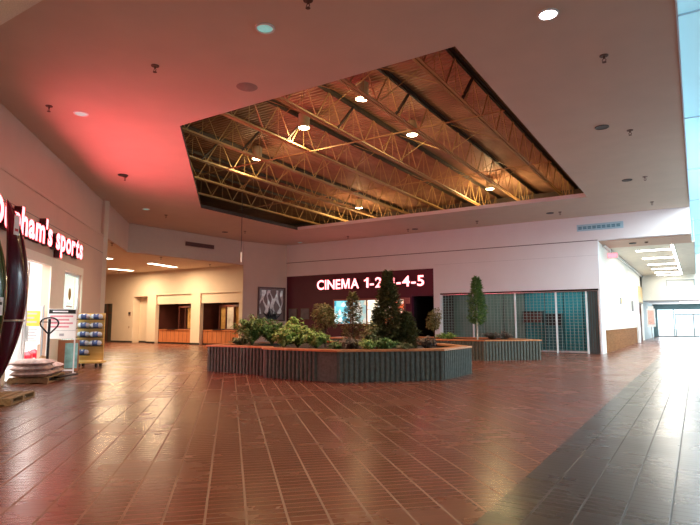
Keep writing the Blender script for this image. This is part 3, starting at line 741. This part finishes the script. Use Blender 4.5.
t = thing('entrance_ceiling_light', 'pinkish white light panel over the glass entrance', 'light', (0, 57, 3.3))
MB().box(-1.2, 1.2, -1.6, 1.6, -.04, 0).build('diffuser', emis('entrance_panel', (1, .85, .88), 2.5), t)
t = thing('header_rack', 'faint grey hanging frame on the white wall over the entrance', 'frame', (-1.0, 52, 4.55))
MB().box(-1.0, 1.0, -.12, -.06, .35, .42).box(-1.0, -.94, -.12, 0, -.1, .42).box(.94, 1.0, -.12, 0, -.1, .42).build('rail', greym, t)

# ================================================================== PLANTERS
def planter(name, label, poly, h, plain=()):
    t = thing(name, label, 'planter', (0, 0, 0)); n = len(poly)
    c = Vector((sum(p[0] for p in poly)/n, sum(p[1] for p in poly)/n, 0)); t.location = c
    P = [Vector((p[0]-c.x, p[1]-c.y)) for p in poly]
    for i in range(n):
        a, b = P[i], P[(i+1) % n]; d = (b-a); L = d.length; d.normalize(); nn = Vector((d.y, -d.x))   # outward for ccw
        mb = MB(); k = max(1, round(L/.135)); outl = [a]
        if i in plain: outl = [a, b]
        else:
            for j in range(k):
                s0_ = a+d*(L*j/k); w = L/k
                for f, o_ in ((.0, 0), (.22, 0), (.36, .035), (.5, .042), (.80, .042), (.92, .035), (1.0, 0)): outl.append(s0_+d*(w*f)+nn*o_)
        pts = [(p.x, p.y) for p in outl]+[(b.x-nn.x*.15, b.y-nn.y*.15), (a.x-nn.x*.15, a.y-nn.y*.15)]
        mb.prism(pts, 0, h-.05); mb.build('ribbed_wall' if i not in plain else 'plain_wall', block, t)
    oo = offs([tuple(p) for p in P], .05); ii = offs([tuple(p) for p in P], -.28)
    mb = MB()
    for i in range(n):
        a, b = oo[i], oo[(i+1) % n]; c_, d_ = ii[(i+1) % n], ii[i]
        mb.add([(*a, h-.05), (*b, h-.05), (*c_, h-.05), (*d_, h-.05), (*a, h), (*b, h), (*c_, h), (*d_, h)], [(0, 3, 2, 1), (4, 5, 6, 7), (0, 1, 5, 4), (2, 3, 7, 6), (1, 2, 6, 5), (3, 0, 4, 7)])
    mb.build('wooden_ledge', oak, t)
    ii2 = offs([tuple(p) for p in P], -.16)
    MB().prism(ii2, .05, h-.10).build('soil', soil, t)
    return t
PH = .80
P1 = [(-12.8, 11.87), (-10.55, 11.87), (-10.05, 11.37), (-8.30, 11.37), (-7.66, 11.37), (-5.66, 13.37), (-5.66, 15.4), (-7.2, 16.9), (-12.8, 16.9)]
planter('stone_planter', 'large slate grey ribbed planter with an orange wood ledge, holding the ferns and big conifer', P1, PH, plain=(1, 3))
P2 = [(-14.5, 20.8), (-7.05, 20.8), (-5.35, 22.5), (-7.0, 24.2), (-14.5, 24.2)]
planter('stone_planter', 'smaller ribbed planter farther back, in front of the shop grille', P2, PH)

# ================================================================== PLANTS
def leaf(mb, p, d, l, w, droop=.3, mi=0):
    d = Vector(d).normalized(); r = d.cross(Vector((0, 0, 1)))
    if r.length < .05: r = Vector((1, 0, 0))
    r.normalize(); m_ = p+d*l*.5+Vector((0, 0, l*.06)); e = p+d*l-Vector((0, 0, l*droop))
    mb.add([p, m_+r*w/2, e, m_-r*w/2], [(0, 1, 2, 3)], mi)
lf_dark = leafmat('conifer_leaf', (.035, .060, .020), (.09, .115, .04), (.21, .20, .08))
lf_mid  = leafmat('bush_leaf', (.04, .12, .03), (.09, .23, .05), (.25, .38, .10))
lf_lite = leafmat('light_leaf', (.11, .26, .05), (.25, .46, .10), (.52, .62, .22))
lf_oliv = leafmat('olive_leaf', (.10, .11, .04), (.24, .24, .09), (.46, .40, .17))
lf_purp = leafmat('purple_leaf', (.07, .06, .05), (.15, .11, .09), (.26, .20, .14))
def conifer(px, py, top, halfw, label, m=lf_dark, trunk=bark, n=2600, z0=PH-.1, base=None, bare=.15, cat='tree', name='conifer_tree', taper=.75, lsz=.11):
    """px,py: photo pixel of the stem foot at soil height; top: height in m above soil"""
    p = at(px, py, z0) if base is None else Vector((*base, z0))
    t = thing(name, label, cat, p)
    MB().tube([(0, 0, -.02), (.01, 0, top*.5), (0, .01, top*.93)], [.035, .025, .006], 8).build('trunk', trunk, t)
    b = MB(); rnd = random.Random(int(px*7+top*100))
    nb = int(n/26)
    for i in range(nb):
        f = (i+.5)/nb; z = top*(bare+(1-bare)*f*.98); rad = halfw*((1-f)**taper)*rnd.uniform(.6, 1.12)+.03
        if f < .12: rad *= .6+f*3.3
        a = i*2.39996+rnd.uniform(-.3, .3); dx, dy = math.cos(a), math.sin(a)
        b.tube([(0, 0, z-.05), (dx*rad*.9, dy*rad*.9, z+rad*.18)], [.008, .003], 4)
        for j in range(26):
            s_ = rnd.uniform(.25, 1.05); q_ = Vector((dx*rad*s_, dy*rad*s_, z+rad*.18*s_+rnd.uniform(-.05, .05)))
            a2 = a+rnd.uniform(-1.3, 1.3)
            leaf(b, q_, (math.cos(a2), math.sin(a2), rnd.uniform(-.3, .9)), lsz*rnd.uniform(.7, 1.3), lsz*.38, .1)
    b.build('foliage', m, t)
    return t
def roundtree(px, py, top, r, label, m=lf_oliv, z0=PH-.1, n=1500, flat=1.0, lsz=.10, cat='tree', base=None):
    p = at(px, py, z0) if base is None else Vector((*base, z0))
    t = thing('small_tree', label, cat, p)
    rnd = random.Random(int(px*3+py)); cz = top-r*flat
    b = MB().tube([(0, 0, -.02), (.02, 0, cz*.5), (0, 0, cz)], [.028, .022, .014], 8)
    for k in range(7):
        a = k*.9; b.tube([(0, 0, cz*.75), (math.cos(a)*r*.4, math.sin(a)*r*.4, cz), (math.cos(a)*r*.75, math.sin(a)*r*.75, cz+r*.3*math.sin(k))], [.012, .008, .004], 5)
    b.build('trunk', bark, t)
    b = MB(); blobs = [(Vector((rnd.uniform(-.6, .6)*r, rnd.uniform(-.6, .6)*r, cz+rnd.uniform(-.7, .75)*r*flat)), r*rnd.uniform(.3, .5)) for _ in range(14)]
    for i in range(n):
        c, rr = rnd.choice(blobs); v = Vector((rnd.gauss(0, 1), rnd.gauss(0, 1), rnd.gauss(0, 1))).normalized()*rr*rnd.uniform(.6, 1.1)
        leaf(b, c+v, (v.x+rnd.uniform(-.1, .1), v.y, v.z*.6), lsz*rnd.uniform(.6, 1.3), lsz*.45)
    b.build('foliage', m, t)
    return t
def bush(px, py, h, r, label, m=lf_mid, z0=PH-.1, nst=34, lsz=.10, name='leafy_bush', base=None, cat='plant', seed=0):
    p = at(px, py, z0) if base is None else Vector((*base, z0))
    t = thing(name, label, cat, p); rnd = random.Random(int(px*5+py*3)+seed)
    st = MB(); b = MB()
    for k in range(nst):
        a = rnd.uniform(0, 2*PI); sp_ = r*math.sqrt(rnd.uniform(.02, 1)); hh = h*rnd.uniform(.55, 1.0)*(1-.35*sp_/r)
        pts = [Vector((math.cos(a)*sp_*f**1.3*1.0, math.sin(a)*sp_*f**1.3, hh*(1-(1-f)**1.7))) for f in (0, .25, .5, .75, 1)]
        st.tube(pts, [.01, .008, .006, .004, .002], 4)
        for j in range(26):
            f = rnd.uniform(.25, 1.0)*4; i = min(3, int(f)); q_ = pts[i].lerp(pts[i+1], f-i); a2 = rnd.uniform(0, 2*PI)
            leaf(b, q_, (math.cos(a2), math.sin(a2), rnd.uniform(-.2, .6)), lsz*rnd.uniform(.7, 1.5), lsz*.42, .35)
    st.build('stem', mat('green_stem', (.08, .12, .04), .7) if 'green_stem' not in MATS else MATS['green_stem'], t); b.build('leaf', m, t)
    return t
def PB(px, y): # soil position on line of sight at px with world y
    d = FW+RT*((px-350)/CF)-UP*((340-262.5)/CF); return (d.x/d.y*y, y)
Ys = PH-.1
bush(251, 0, 1.16, .72, 'tall dark green leafy bush at the left end of the large planter', lf_mid, base=PB(252, 13.5), nst=120, lsz=.115)
bush(240, 0, .45, .35, 'low trailing dark plant at the far left corner of the planter', lf_dark, base=PB(241, 12.7), nst=39)
bush(272, 0, .98, .6, 'mid green bush beside the tall left bush, below the framed display', lf_mid, base=PB(272, 14.3), nst=90, lsz=.115)
bush(300, 0, .84, .75, 'bright light green fern bush in the planter centre left', lf_lite, base=PB(298, 13.3), nst=120, lsz=.115)
bush(318, 0, .62, .42, 'low bright green foliage left of the small round tree', lf_lite, base=PB(316, 12.9), nst=60, lsz=.12)
bush(285, 0, .70, .38, 'yellow green fern clump near the front ledge, between the two bushes', lf_lite, base=PB(284, 12.5), nst=60, lsz=.11)
t = bush(293, 0, 1.30, .16, 'single tall yellow green leaf plant against the maroon wall', lf_lite, base=PB(293, 15.0), nst=12, lsz=.22)
roundtree(325, 0, 1.36, .40, 'small round olive green tree left of the lit display', lf_oliv, base=PB(325, 14.2), n=1900)
conifer(353, 0, 1.68, .42, 'slim pale olive conifer in front of the lit posters', lf_oliv, base=PB(352.5, 13.8), n=1900, taper=.6, lsz=.11, bare=.08)
bush(372, 0, .95, .28, 'dusky upright shrub between the slim conifer and the big conifer', lf_oliv, base=PB(370, 13.4), nst=54, lsz=.1)
conifer(388, 0, 2.32, .74, 'largest dark green conifer rising over the cinema sign', lf_dark, base=PB(388, 14.4), n=6200, bare=.02, taper=1.0, lsz=.15)
conifer(405, 0, 1.05, .46, 'shorter dark conifer hugging the right side of the largest one', lf_dark, base=PB(407, 14.6), n=2200, bare=.02, lsz=.14)
conifer(372, 0, 1.2, .30, 'shorter dark conifer hugging the left side of the largest one', lf_dark, base=PB(377, 14.0), n=1500, bare=.04, lsz=.115)
bush(350, 0, .44, .42, 'low purple brown ground plant below the slim conifer', lf_purp, base=PB(352, 12.5), nst=60, lsz=.09)
bush(335, 0, .30, .30, 'low green ground plant between the round tree and the purple plant', lf_mid, base=PB(337, 12.9), nst=36, lsz=.09)
bush(380, 0, .42, .36, 'low green ground plant in front of the largest conifer', lf_mid, base=PB(385, 12.7), nst=51, lsz=.1)
bush(368, 0, .42, .28, 'small pale ground plant right of the purple one', lf_lite, base=PB(368, 12.3), nst=42, lsz=.09)
bush(425, 0, .46, .32, 'sparse dark plant near the right corner of the large planter', lf_purp, base=PB(427, 14.2), nst=39, lsz=.09)
bush(405, 0, .30, .25, 'tiny dark green plant by the ledge right of the largest conifer', lf_dark, base=PB(404, 12.8), nst=27, lsz=.08)
# back planter
roundtree(435, 0, 1.42, .31, 'small narrow tree in the back planter beside the dark doorway', lf_oliv, base=PB(434.5, 22.4), n=1200, flat=1.6, lsz=.12)
bush(447, 0, .42, .5, 'low bright green plant in the back planter', lf_lite, base=PB(447, 21.6), nst=36)
conifer(477, 0, 2.66, .42, 'tall slim green tree on a pale trunk in the back planter', lf_mid, trunk=ltrunk, base=PB(477.5, 21.7), n=2600, bare=.26, taper=.55, lsz=.14)
bush(492, 0, .50, .45, 'low dark purple plant in the back planter, left of the pair', lf_purp, base=PB(492, 22.4), nst=30, lsz=.1)
bush(507, 0, .45, .4, 'low dark purple plant in the back planter, right of the pair', lf_purp, base=PB(504, 22.8), nst=30, lsz=.1)

# ================================================================== SPORTS STORE FRONT
# interior
si = MB()
wall_a(si, 9, 24, 0, 4.6, -10.4, -10.2); wall_a(si, 8.8, 9, 0, 4.6, -10.4, OW-TH); wall_a(si, 24, 24.2, 0, 4.6, -10.4, OW-TH)
struct('wall_store', si, mat('store_white', (.85, .85, .85), .7, var=.02))
si = MB(); wall_a(si, 8.8, 24.2, 4.0, 4.1, -10.4, OW-TH); struct('ceiling', si, MATS['store_white'])
si = MB(); wall_a(si, 8.8, 24.2, .003, .012, -10.2, OW-TH); struct('floor', si, shopfl)
fl = emis('store_panel', (1, .98, .95), 9)
for k in range(4):
    t = thing('store_ceiling_light', ['nearest', 'second', 'third', 'farthest'][k]+' white ceiling panel inside the sports store', 'light', W(-7.4, 13.5+k*2.6, 4.0), R135, 'light panels inside the sports store')
    MB().box(-.9, .9, -.9, .9, -.05, 0).build('diffuser', fl, t)
light('store_light', 'AREA', W(-7.2, 15.5, 3.8), 260, (1, .97, .94), 3.0); light('store_light', 'AREA', W(-7.2, 20, 3.8), 260, (1, .97, .94), 3.0)
# shop windows
def shopwin(a0, a1, z0, z1, name, frame_m, g):
    c = W(OW-.12, (a0+a1)/2); h = (a1-a0)/2
    o = MB().box(-h, h, -.005, .005, z0, z1).build(name, g, loc=c, rotz=R135); o['kind'] = 'structure'
    MB().box(-h, h, -.05, .05, z1-.07, z1).box(-h, h, -.05, .05, z0, z0+.06).box(-h, -h+.06, -.05, .05, z0, z1).box(h-.06, h, -.05, .05, z0, z1).build('window_frame', frame_m, o)
    return o
shopwin(14.62, 15.9, 0, 3.16, 'window_3', whitem, glass('store_glass', (.97, 1, 1), .10))
w4 = shopwin(18.92, 21.0, .14, 3.16, 'window_4', whitem, glass('store_glass_tint', (.78, .9, .88), .18))
oval = []
MB().add([(.10+.17*math.cos(k*PI/12), -.012, 2.45+.2*math.sin(k*PI/12)) for k in range(24)], [tuple(range(24))]).build('oval_decal', mat('gold_decal', (.45, .30, .05), .4, var=.15), w4)
b = MB()
for k in range(5): b.box(-.25, .45-.1*(k % 2), -.014, -.010, 2.0-k*.13, 2.05-k*.13)
b.build('white_lettering', whitem, w4)
# door leaf standing open edge (white post)
MBd = MB().box(-.04, .04, -.05, .05, 0, 3.1); o = MBd.build('door_4', whitem, loc=W(OW-.1, 16.0), rotz=R135); o['kind'] = 'structure'
MB().box(-.02, .02, -.12, -.05, 1.0, 1.4).build('door_handle', chrome, o)

# stock seen through the door
def shelf(a, o_, label, cols, seed):
    t = thing('store_shelf', label, 'shelf', W(o_, a), R135, 'shelving inside the sports store')
    b = MB()
    for z in (.1, .6, 1.1, 1.6, 2.1): b.box(-.8, .8, -.25, .25, z, z+.03)
    b.build('shelf_board', whitem, t); MB().box(-.83, -.8, -.25, .25, 0, 2.3).box(.8, .83, -.25, .25, 0, 2.3).build('side_panel', greym, t)
    return t
stock = {}
for i, (n_, c) in enumerate((('blue', (.10, .22, .45)), ('white', (.8, .8, .8)), ('red', (.5, .03, .05)), ('grey', (.3, .33, .36)))): stock[n_] = mat('stock_'+n_, c, .5, var=.1)
prot = {}
def stockbox(p, rot, cn, label, h=.3):
    if cn not in prot:
        prot[cn] = MB().box(-.14, .14, -.12, .12, 0, .28).box(-.145, .145, -.125, .125, .22, .285).build('stock_box', stock[cn], bevel=.008); o = prot[cn]
    else: o = prot[cn].copy(); COL.objects.link(o)
    o.location = p; o.rotation_euler.z = rot
    return tag(o, label, 'box', 'boxes on the store shelves')
rnd = random.Random(3)
for si_, (a, oo_) in enumerate(((15.9, -8.2), (17.9, -8.2), (20.0, -7.6))):
    lab = ['white shelving seen through the store entrance', 'white shelving behind the poster stands', 'white shelving behind the right store window'][si_]
    shelf(a, oo_, lab, None, si_)
    for zi, z in enumerate((.13, .63, 1.13, 1.63, 2.13)):
        for k in range(4):
            cn = rnd.choice(['blue', 'white', 'white', 'grey', 'red'])
            stockbox(W(oo_+rnd.uniform(-.04, .04), a-.6+k*.4, z), R135, cn, cn+' carton on the '+['lowest', 'second', 'third', 'fourth', 'top'][zi]+' shelf of the '+lab)

# kayaks standing on end, hull turned to the right of the photo
kred = mat('maroon_kayak_plastic', (.06, .002, .012), .22, var=.15, scale=1.5, coat=.3)
kgrn = mat('green_kayak_plastic', (.02, .05, .008), .25, var=.45, scale=1.8, coat=.3)
KR = math.radians(122.6)
def kayak(p, label, m, H=4.12, wid=.66, dep=.36, rock=.34, rz=KR):
    t = thing('kayak', label, 'kayak', (p[0], p[1], .13), rz, 'kayaks standing on end by the store wall')
    n_ = 36; seg = 24; vs = []
    for i in range(n_+1):
        f = i/n_; s_ = max(.02, (math.sin(PI*f))**.6); rk = -rock*(math.sin(PI*f)**.8)
        for j in range(seg):
            th = 2*PI*j/seg; cx_ = math.cos(th); sy_ = math.sin(th)
            y_ = sy_*(dep/2)*s_*(1.1 if sy_ < 0 else .8)
            vs.append((cx_*wid/2*s_*(1-.18*max(0, -sy_)), y_+rk, f*H))
    MB().add(vs, [(i*seg+j, i*seg+(j+1) % seg, (i+1)*seg+(j+1) % seg, (i+1)*seg+j) for i in range(n_) for j in range(seg)]+[tuple(range(seg))[::-1], tuple(n_*seg+j for j in range(seg))]).build('hull', m, t, smooth=True)
    # keel line, cockpit rim and carry handles
    MB().tube([(0, -rock*(math.sin(PI*f)**.8)-(dep/2)*1.1*(math.sin(PI*f)**.6)-.004, f*H) for f in [k/20 for k in range(1, 20)]], .012, 6).build('keel', m, t)
    rim = []
    for k in range(24):
        a = 2*PI*k/24; zz = H*.47+.42*math.sin(a); f = zz/H; rim.append((.22*math.cos(a), -rock*(math.sin(PI*f)**.8)+dep/2*.8*math.sqrt(max(.05, 1-(.22*math.cos(a)/(wid/2))**2))*(math.sin(PI*f)**.6)+.015, zz))
    MB().tube(rim, .018, 8, closed=True).build('cockpit_rim', blackm, t)
    for f in (.985, .015): MB().tube([(-.03, 0, f*H), (-.03, .07, f*H), (.03, .07, f*H), (.03, 0, f*H)], .008, 6).build('carry_handle', blackm, t)
    return t
pr = on_o(-2, -4.98); pg = on_o(-27, -4.92)
kr_ = kayak(pr, 'tall maroon kayak standing on end at the left edge, right of the green one', kred)
kg_ = kayak(pg, 'green kayak standing on end at the far left edge, in front of the maroon one', kgrn, H=3.7, wid=.6, rock=.36)
def hull_y(f, H_, rock, dep): return -rock*(math.sin(PI*f)**.8)-(dep/2)*1.1*(math.sin(PI*f)**.6)
tg = mat('paper_tag', (.72, .72, .74), .6, var=.06, scale=20)
f = (3.62-.13)/4.12; y_ = hull_y(f, 4.12, .34, .36)
o = MB().box(-.25, -.07, y_-.05, y_-.042, 3.28, 3.72).box(-.22, -.10, y_-.053, y_-.05, 3.36, 3.42, 1).build('price_tag', [tg, plastic_r], kr_); o['label'] = 'white paper tag'
y_ = hull_y(.42, 3.7, .36, .36)
o = MB().box(-.27, -.02, y_-.02, y_-.012, 1.5, 1.85).box(-.23, -.06, y_-.024, y_-.02, 1.7, 1.76, 1).build('price_tag', [tg, blackm], kg_); o['label'] = 'pale paper label'
# strap round the maroon hull
st_ = MB(); f = (1.52-.13)/4.12; s_ = math.sin(PI*f)**.6; rk = -.34*math.sin(PI*f)**.8
st_.tube([(math.cos(2*PI*j/20)*.34*s_*(1-.1*max(0, -math.sin(2*PI*j/20))), math.sin(2*PI*j/20)*.20*s_+rk-.005, 1.4+.0) for j in range(20)], .022, 6, closed=True)
st_.build('strap', greym, kr_)
# low pallet under the kayaks
def pallet(name, label, loc, rz, L, Wd, nb=6, h=.12):
    t = thing(name, label, 'pallet', loc, rz)
    for k in range(nb):
        y = -Wd/2+(k+.5)*Wd/nb; MB().box(-L/2, L/2, y-Wd/nb*.36, y+Wd/nb*.36, h-.02, h).build('deck_board', palw, t)
    for x in (-L/2+.05, 0, L/2-.05): MB().box(x-.045, x+.045, -Wd/2, Wd/2, .02, h-.02).build('stringer', palw, t)
    for y in (-Wd/2+.06, 0, Wd/2-.06): MB().box(-L/2, L/2, y-.05, y+.05, 0, .02).build('bottom_board', palw, t)
    return t
pp = on_o(-12, -4.53)
pallet('wooden_pallet', 'low bare wooden pallet under the kayaks', (pp.x, pp.y, 0), R135, 1.25, 1.4, 7, .12)

# pallet of sacks in the entrance
pc_ = W(-4.80, 15.50, 0); PR = R135+math.radians(0)
pallet('wooden_pallet', 'wooden pallet under the stacked sacks at the store entrance', pc_, PR, 1.45, .9, 7, .14)
def sack(loc, rz, label, sx=.42, sy=.30, h=.15, seed=0):
    rnd = random.Random(seed); b = MB(); nx, ny = 14, 10; vs = []
    for side in (1, -1):
        for i in range(nx+1):
            for j in range(ny+1):
                u = i/nx*2-1; v = j/ny*2-1; e = (max(0, 1-abs(u)**3.5)*max(0, 1-abs(v)**3.5))**.45
                z = h/2+side*h/2*e*(1+(.09*math.sin(u*5+seed)*math.cos(v*6+seed*2) if side > 0 else 0)); vs.append((u*sx*(1-.03*abs(v)), v*sy, z))
    m_ = (nx+1)*(ny+1); fs = []
    for s__ in (0, 1):
        for i in range(nx):
            for j in range(ny):
                q_ = [s__*m_+i*(ny+1)+j, s__*m_+(i+1)*(ny+1)+j, s__*m_+(i+1)*(ny+1)+j+1, s__*m_+i*(ny+1)+j+1]; fs.append(tuple(q_ if s__ == 0 else q_[::-1]))
    b.add(vs, fs); o = b.build('sack', bagm, loc=loc, rotz=rz, smooth=True)
    return tag(o, label, 'sack', 'printed sacks stacked on the pallet')
k = 0
lay = [['lowest', .14], ['middle', .27], ['top', .40]]
for li, (ln, z) in enumerate(lay):
    for xi, xx in enumerate((-.36, .38)):
        if li == 2 and xi == 1: continue
        q_ = pc_+Vector((-S, S, 0))*(xx+.03*li)+Vector((-S, -S, 0))*(.02*li); q_.z = z
        sack(q_, PR+math.radians([0, 3, -4][li]), 'pinkish grey printed sack, '+['near', 'far'][xi]+' one of the '+ln+' layer on the pallet', .38, .45, .175, k); k += 1
tag(MB().box(-.16, .16, -.12, .12, 0, .02).add([(-.15, -.1, .02), (.15, -.1, .02), (.15, .1, .02), (-.15, .1, .02), (0, -.06, .2), (.02, .08, .17)], [(0, 1, 4), (1, 2, 5, 4), (2, 3, 5), (3, 0, 4, 5)]).build('cardboard_flap', card, loc=W(-4.86, 15.98, .422), rotz=.4), 'small folded piece of cardboard on the sacks', 'cardboard')

# pallet jack behind the sacks
jp = on_o(49, -4.55); t = thing('pallet_jack', 'black pallet jack with a heart shaped loop handle behind the sacks', 'pallet jack', (jp.x, jp.y, 0), math.radians(32.6))
hp = []
for k in range(24):
    a = 2*PI*k/24; x = .235*math.sin(a); z = .18*math.cos(a)-.06*abs(math.sin(a))*0
    z = 1.47+(.14*math.cos(a) if math.cos(a) > 0 else .27*math.cos(a)*(1-.0)); x *= 1 if math.cos(a) > -.2 else (1+math.cos(a)*.75+.15)
    hp.append((x, 0, z))
MB().tube(hp, .021, 8, closed=True).bar((-.2, 0, 1.50), (.2, 0, 1.50), .02).build('loop_handle', blackm, t)
MB().tube([(0, 0, .25), (0, 0, 1.58)], .033, 10).build('shaft', blackm, t)
MB().box(-.11, .11, -.10, .10, .12, .42).build('pump_body', blackm, t, bevel=.02)
for x in (-.22, .22): MB().box(x-.075, x+.075, .1, 1.05, .07, .11).build('fork', blackm, t)
for x in (-.07, .07): MB().tube([(x-.03, 0, .09), (x+.03, 0, .09)], .09, 16).build('wheel', blackm, t)

# poster stand (yellow) and notice stand
ws = mat('sign_white', (.85, .83, .80), .5, var=.03); yel = mat('sign_yellow', (.85, .48, .06), .5, var=.05); pnk = mat('sign_pink_print', (.70, .28, .33), .5, var=.15, scale=18)
def stand_at(px, py, name, label, cat='sign stand'):
    p_ = on_o(px, py); return thing(name, label, cat, (p_.x, p_.y, 0), math.radians(48))
t = stand_at(31, -5.65, 'poster_stand', 'white poster with a yellow block on grey posts in the store entrance')
MB().box(-.30, .26, -.02, .02, .85, 1.95).build('board', ws, t); MB().box(-.24, .22, -.026, -.02, 1.38, 1.82).build('yellow_panel', yel, t)
b = MB()
for k in range(5): b.box(-.2, .16-.05*(k % 2), -.026, -.02, 1.26-k*.08, 1.29-k*.08)
b.build('print', mat('grey_print', (.4, .4, .42), .6, var=.1), t)
b = MB()
for k in range(3): b.box(-.18, .14-.07*(k % 2), -.03, -.026, 1.72-k*.12, 1.765-k*.12)
b.build('heading', MATS['grey_print'], t)
for x in (-.31, .30): MB().box(x-.02, x+.02, -.02, .02, 0, 2.0).build('post', greym, t)
MB().box(-.36, .36, -.2, .2, 0, .03).build('foot', greym, t)
t = stand_at(62, -4.75, 'notice_stand', 'white notice board with a black heading and pink print on a thin metal stand')
MB().box(-.38, .36, -.02, .02, 1.02, 1.88).build('board', ws, t); MB().box(-.36, .34, -.026, -.02, 1.74, 1.86).build('black_heading', blackm, t)
b = MB(); b.box(-.26, .14, -.028, -.026, 1.785, 1.82); b.build('heading_lettering', whitem, t)
b = MB()
for k in range(4): b.box(-.32, .28-.1*(k % 2), -.026, -.02, 1.64-k*.1, 1.69-k*.1)
b.build('pink_print', pnk, t); MB().box(-.38, .36, -.027, -.02, 1.25, 1.26).box(-.06, .06, -.026, -.02, 1.1, 1.17).build('logo', MATS['grey_print'], t)
for x in (-.37, .35): MB().box(x-.016, x+.016, -.016, .016, 0, 1.9).build('post', whitem, t)
MB().box(-.38, .36, -.03, .03, .10, .14).box(-.40, -.34, -.25, .25, 0, .03).box(.32, .38, -.25, .25, 0, .03).build('foot', whitem, t)
# teal and brown poster leaning behind it
p_ = on_o(65, -5.0)
tag(MB().box(-.30, .30, 0, .03, 0, .95).box(-.10, .26, -.008, 0, .08, .85, 1).build('leaning_poster', [mat('poster_brown', (.38, .16, .08), .5, var=.1), mat('poster_teal_print', (.25, .55, .55), .5, var=.3, scale=5)], loc=(p_.x+.05, p_.y+.12, 0), rotz=math.radians(48)), 'brown and teal poster standing behind the notice stand', 'poster')
# red containers
for px, h_, lb in ((29, .62, 'red plastic fuel container inside the entrance, left of the pair'), (35, .66, 'red plastic fuel container inside the entrance, right of the pair')):
    q_ = on_o(px, -6.1)
    t = thing('fuel_container', lb, 'container', q_, math.radians(48), 'red containers in the store entrance')
    MB().box(-.13, .13, -.1, .1, 0, h_-.12).add([(-.13, -.1, h_-.12), (.13, -.1, h_-.12), (.13, .1, h_-.12), (-.13, .1, h_-.12), (-.05, -.05, h_-.02), (.05, -.05, h_-.02), (.05, .05, h_-.02), (-.05, .05, h_-.02)], [(0, 1, 5, 4), (1, 2, 6, 5), (2, 3, 7, 6), (3, 0, 4, 7), (4, 5, 6, 7)]).build('body', plastic_r, t, bevel=.02)
    MB().lathe([(.04, h_-.02), (.04, h_+.03)], 12).build('cap', whitem, t); MB().box(-.08, .08, -.11, -.1, .15, .38).build('label_patch', whitem, t)

# slatwall rack on casters
rp = at(89.5, 367, 0); t = thing('slatwall_rack', 'rolling yellow wood slatwall rack with blue and white packs beside the store', 'rack', (rp.x, rp.y, 0), math.radians(38))
k = 0; z = .22
b = MB()
while z < 1.74: b.box(-.40, .40, -.02, .02, z, z+.078); z += .088
b.box(-.40, .40, -.004, .02, .22, 1.78); b.build('slat_board', slatw, t)
MB().box(-.44, .44, -.28, .28, .14, .20).build('base_board', slatw, t)
for x in (-.41, .41): MB().box(x-.015, x+.015, -.03, .03, .20, 1.80).build('side_edge', slatw, t)
for x in (-.28, .28):
    for y in (-.2, .2): 
        c_ = MB().box(x-.025, x+.025, y-.035, y+.035, .07, .14).tube([(x-.028, y, .065), (x+.028, y, .065)], .062, 14).build('caster', blackm, t)
packb = mat('pack_blue', (.10, .16, .42), .35, var=.3, scale=12); packw = mat('pack_white', (.75, .78, .85), .35, var=.1); 
def pack():
    t_ = thing('boxed_pack', '', 'pack', (0, 0, 0), math.radians(38), 'blue and white packs on the slatwall rack')
    b = MB(); n_ = 12
    b.tube([(-.17, -.10, .0), (-.14, -.10, .0), (.0, -.10, .012), (.14, -.10, .0), (.17, -.10, .0)], [.03, .062, .07, .062, .03], 12); b.build('roll', packw, t_, smooth=True)
    MB().tube([(-.075, -.10, .003), (.075, -.10, .003)], .0735, 12).build('blue_band', packb, t_)
    MB().box(-.19, .19, -.17, -.03, -.085, -.065).build('tray', blackm, t_); MB().box(-.012, .012, -.03, .0, -.03, .05).build('hook', chrome, t_)
    t_.scale = (1.12, 1.1, 1.25); return t_
pk0 = pack(); rows = [1.68, 1.39, 1.09, .80, .50]; first = True
fwd = Vector((math.cos(math.radians(38)), math.sin(math.radians(38)), 0)); out = Vector((math.sin(math.radians(38)), -math.cos(math.radians(38)), 0))
for r_, z in enumerate(rows):
    for c_ in range(2):
        if r_ == 4 and c_ == 1: continue
        o = pk0 if first else dupthing(pk0, (0, 0, 0)); first = False
        o.location = rp+fwd*(-.2+.4*c_)+out*.025+Vector((0, 0, z))
        o['label'] = 'blue and white pack, '+['left', 'right'][c_]+' one in the '+['top', 'second', 'third', 'fourth', 'bottom'][r_]+' row of the rack'

# ================================================================== LIGHT AND CAMERA
w = bpy.data.worlds.new('World'); scene.world = w; w.use_nodes = True
nt = w.node_tree; bg = nt.nodes['Background']; bg.inputs[0].default_value = (.80, .92, 1, 1); bg.inputs[1].default_value = 3.0
light('skylight_area', 'AREA', (2.3, 8, 6.98), 220, (.80, .92, 1), 4, sy=20)
light('skylight_area', 'AREA', (2.3, 22.5, 6.98), 1900, (.88, .96, .97), 4, sy=9)
light('skylight_area', 'AREA', (2.3, 40, 6.98), 1200, (.80, .93, 1), 4, sy=24)
light('entrance_daylight', 'AREA', (.3, 63.5, 1.6), 700, (.85, .95, 1), 7, sy=2.4, rot=(math.radians(-90), 0, 0))
# added warm fill spots behind the camera, unseen and without fittings
for x, y in ((-3.5, -1.5), (-7, .5)): light('warm_fill', 'SPOT', (x, y, 5.3), 620, (1, .76, .46), .2, spot=math.radians(150))
cam = bpy.data.cameras.new('Camera'); co_ = bpy.data.objects.new('Camera', cam); COL.objects.link(co_); scene.camera = co_
cam.sensor_width = 36; cam.lens = 36*CF/700; cam.clip_end = 300; cam.clip_start = .05
co_.matrix_world = Matrix(((RT.x, UP.x, -FW.x, 0), (RT.y, UP.y, -FW.y, 0), (RT.z, UP.z, -FW.z, CH), (0, 0, 0, 1)))
vs_ = scene.view_settings; vs_.view_transform = 'Standard'; vs_.look = 'None'; vs_.gamma = 1; vs_.exposure = 0.12; vs_.use_curve_mapping = False
scene.cycles.max_bounces = 8
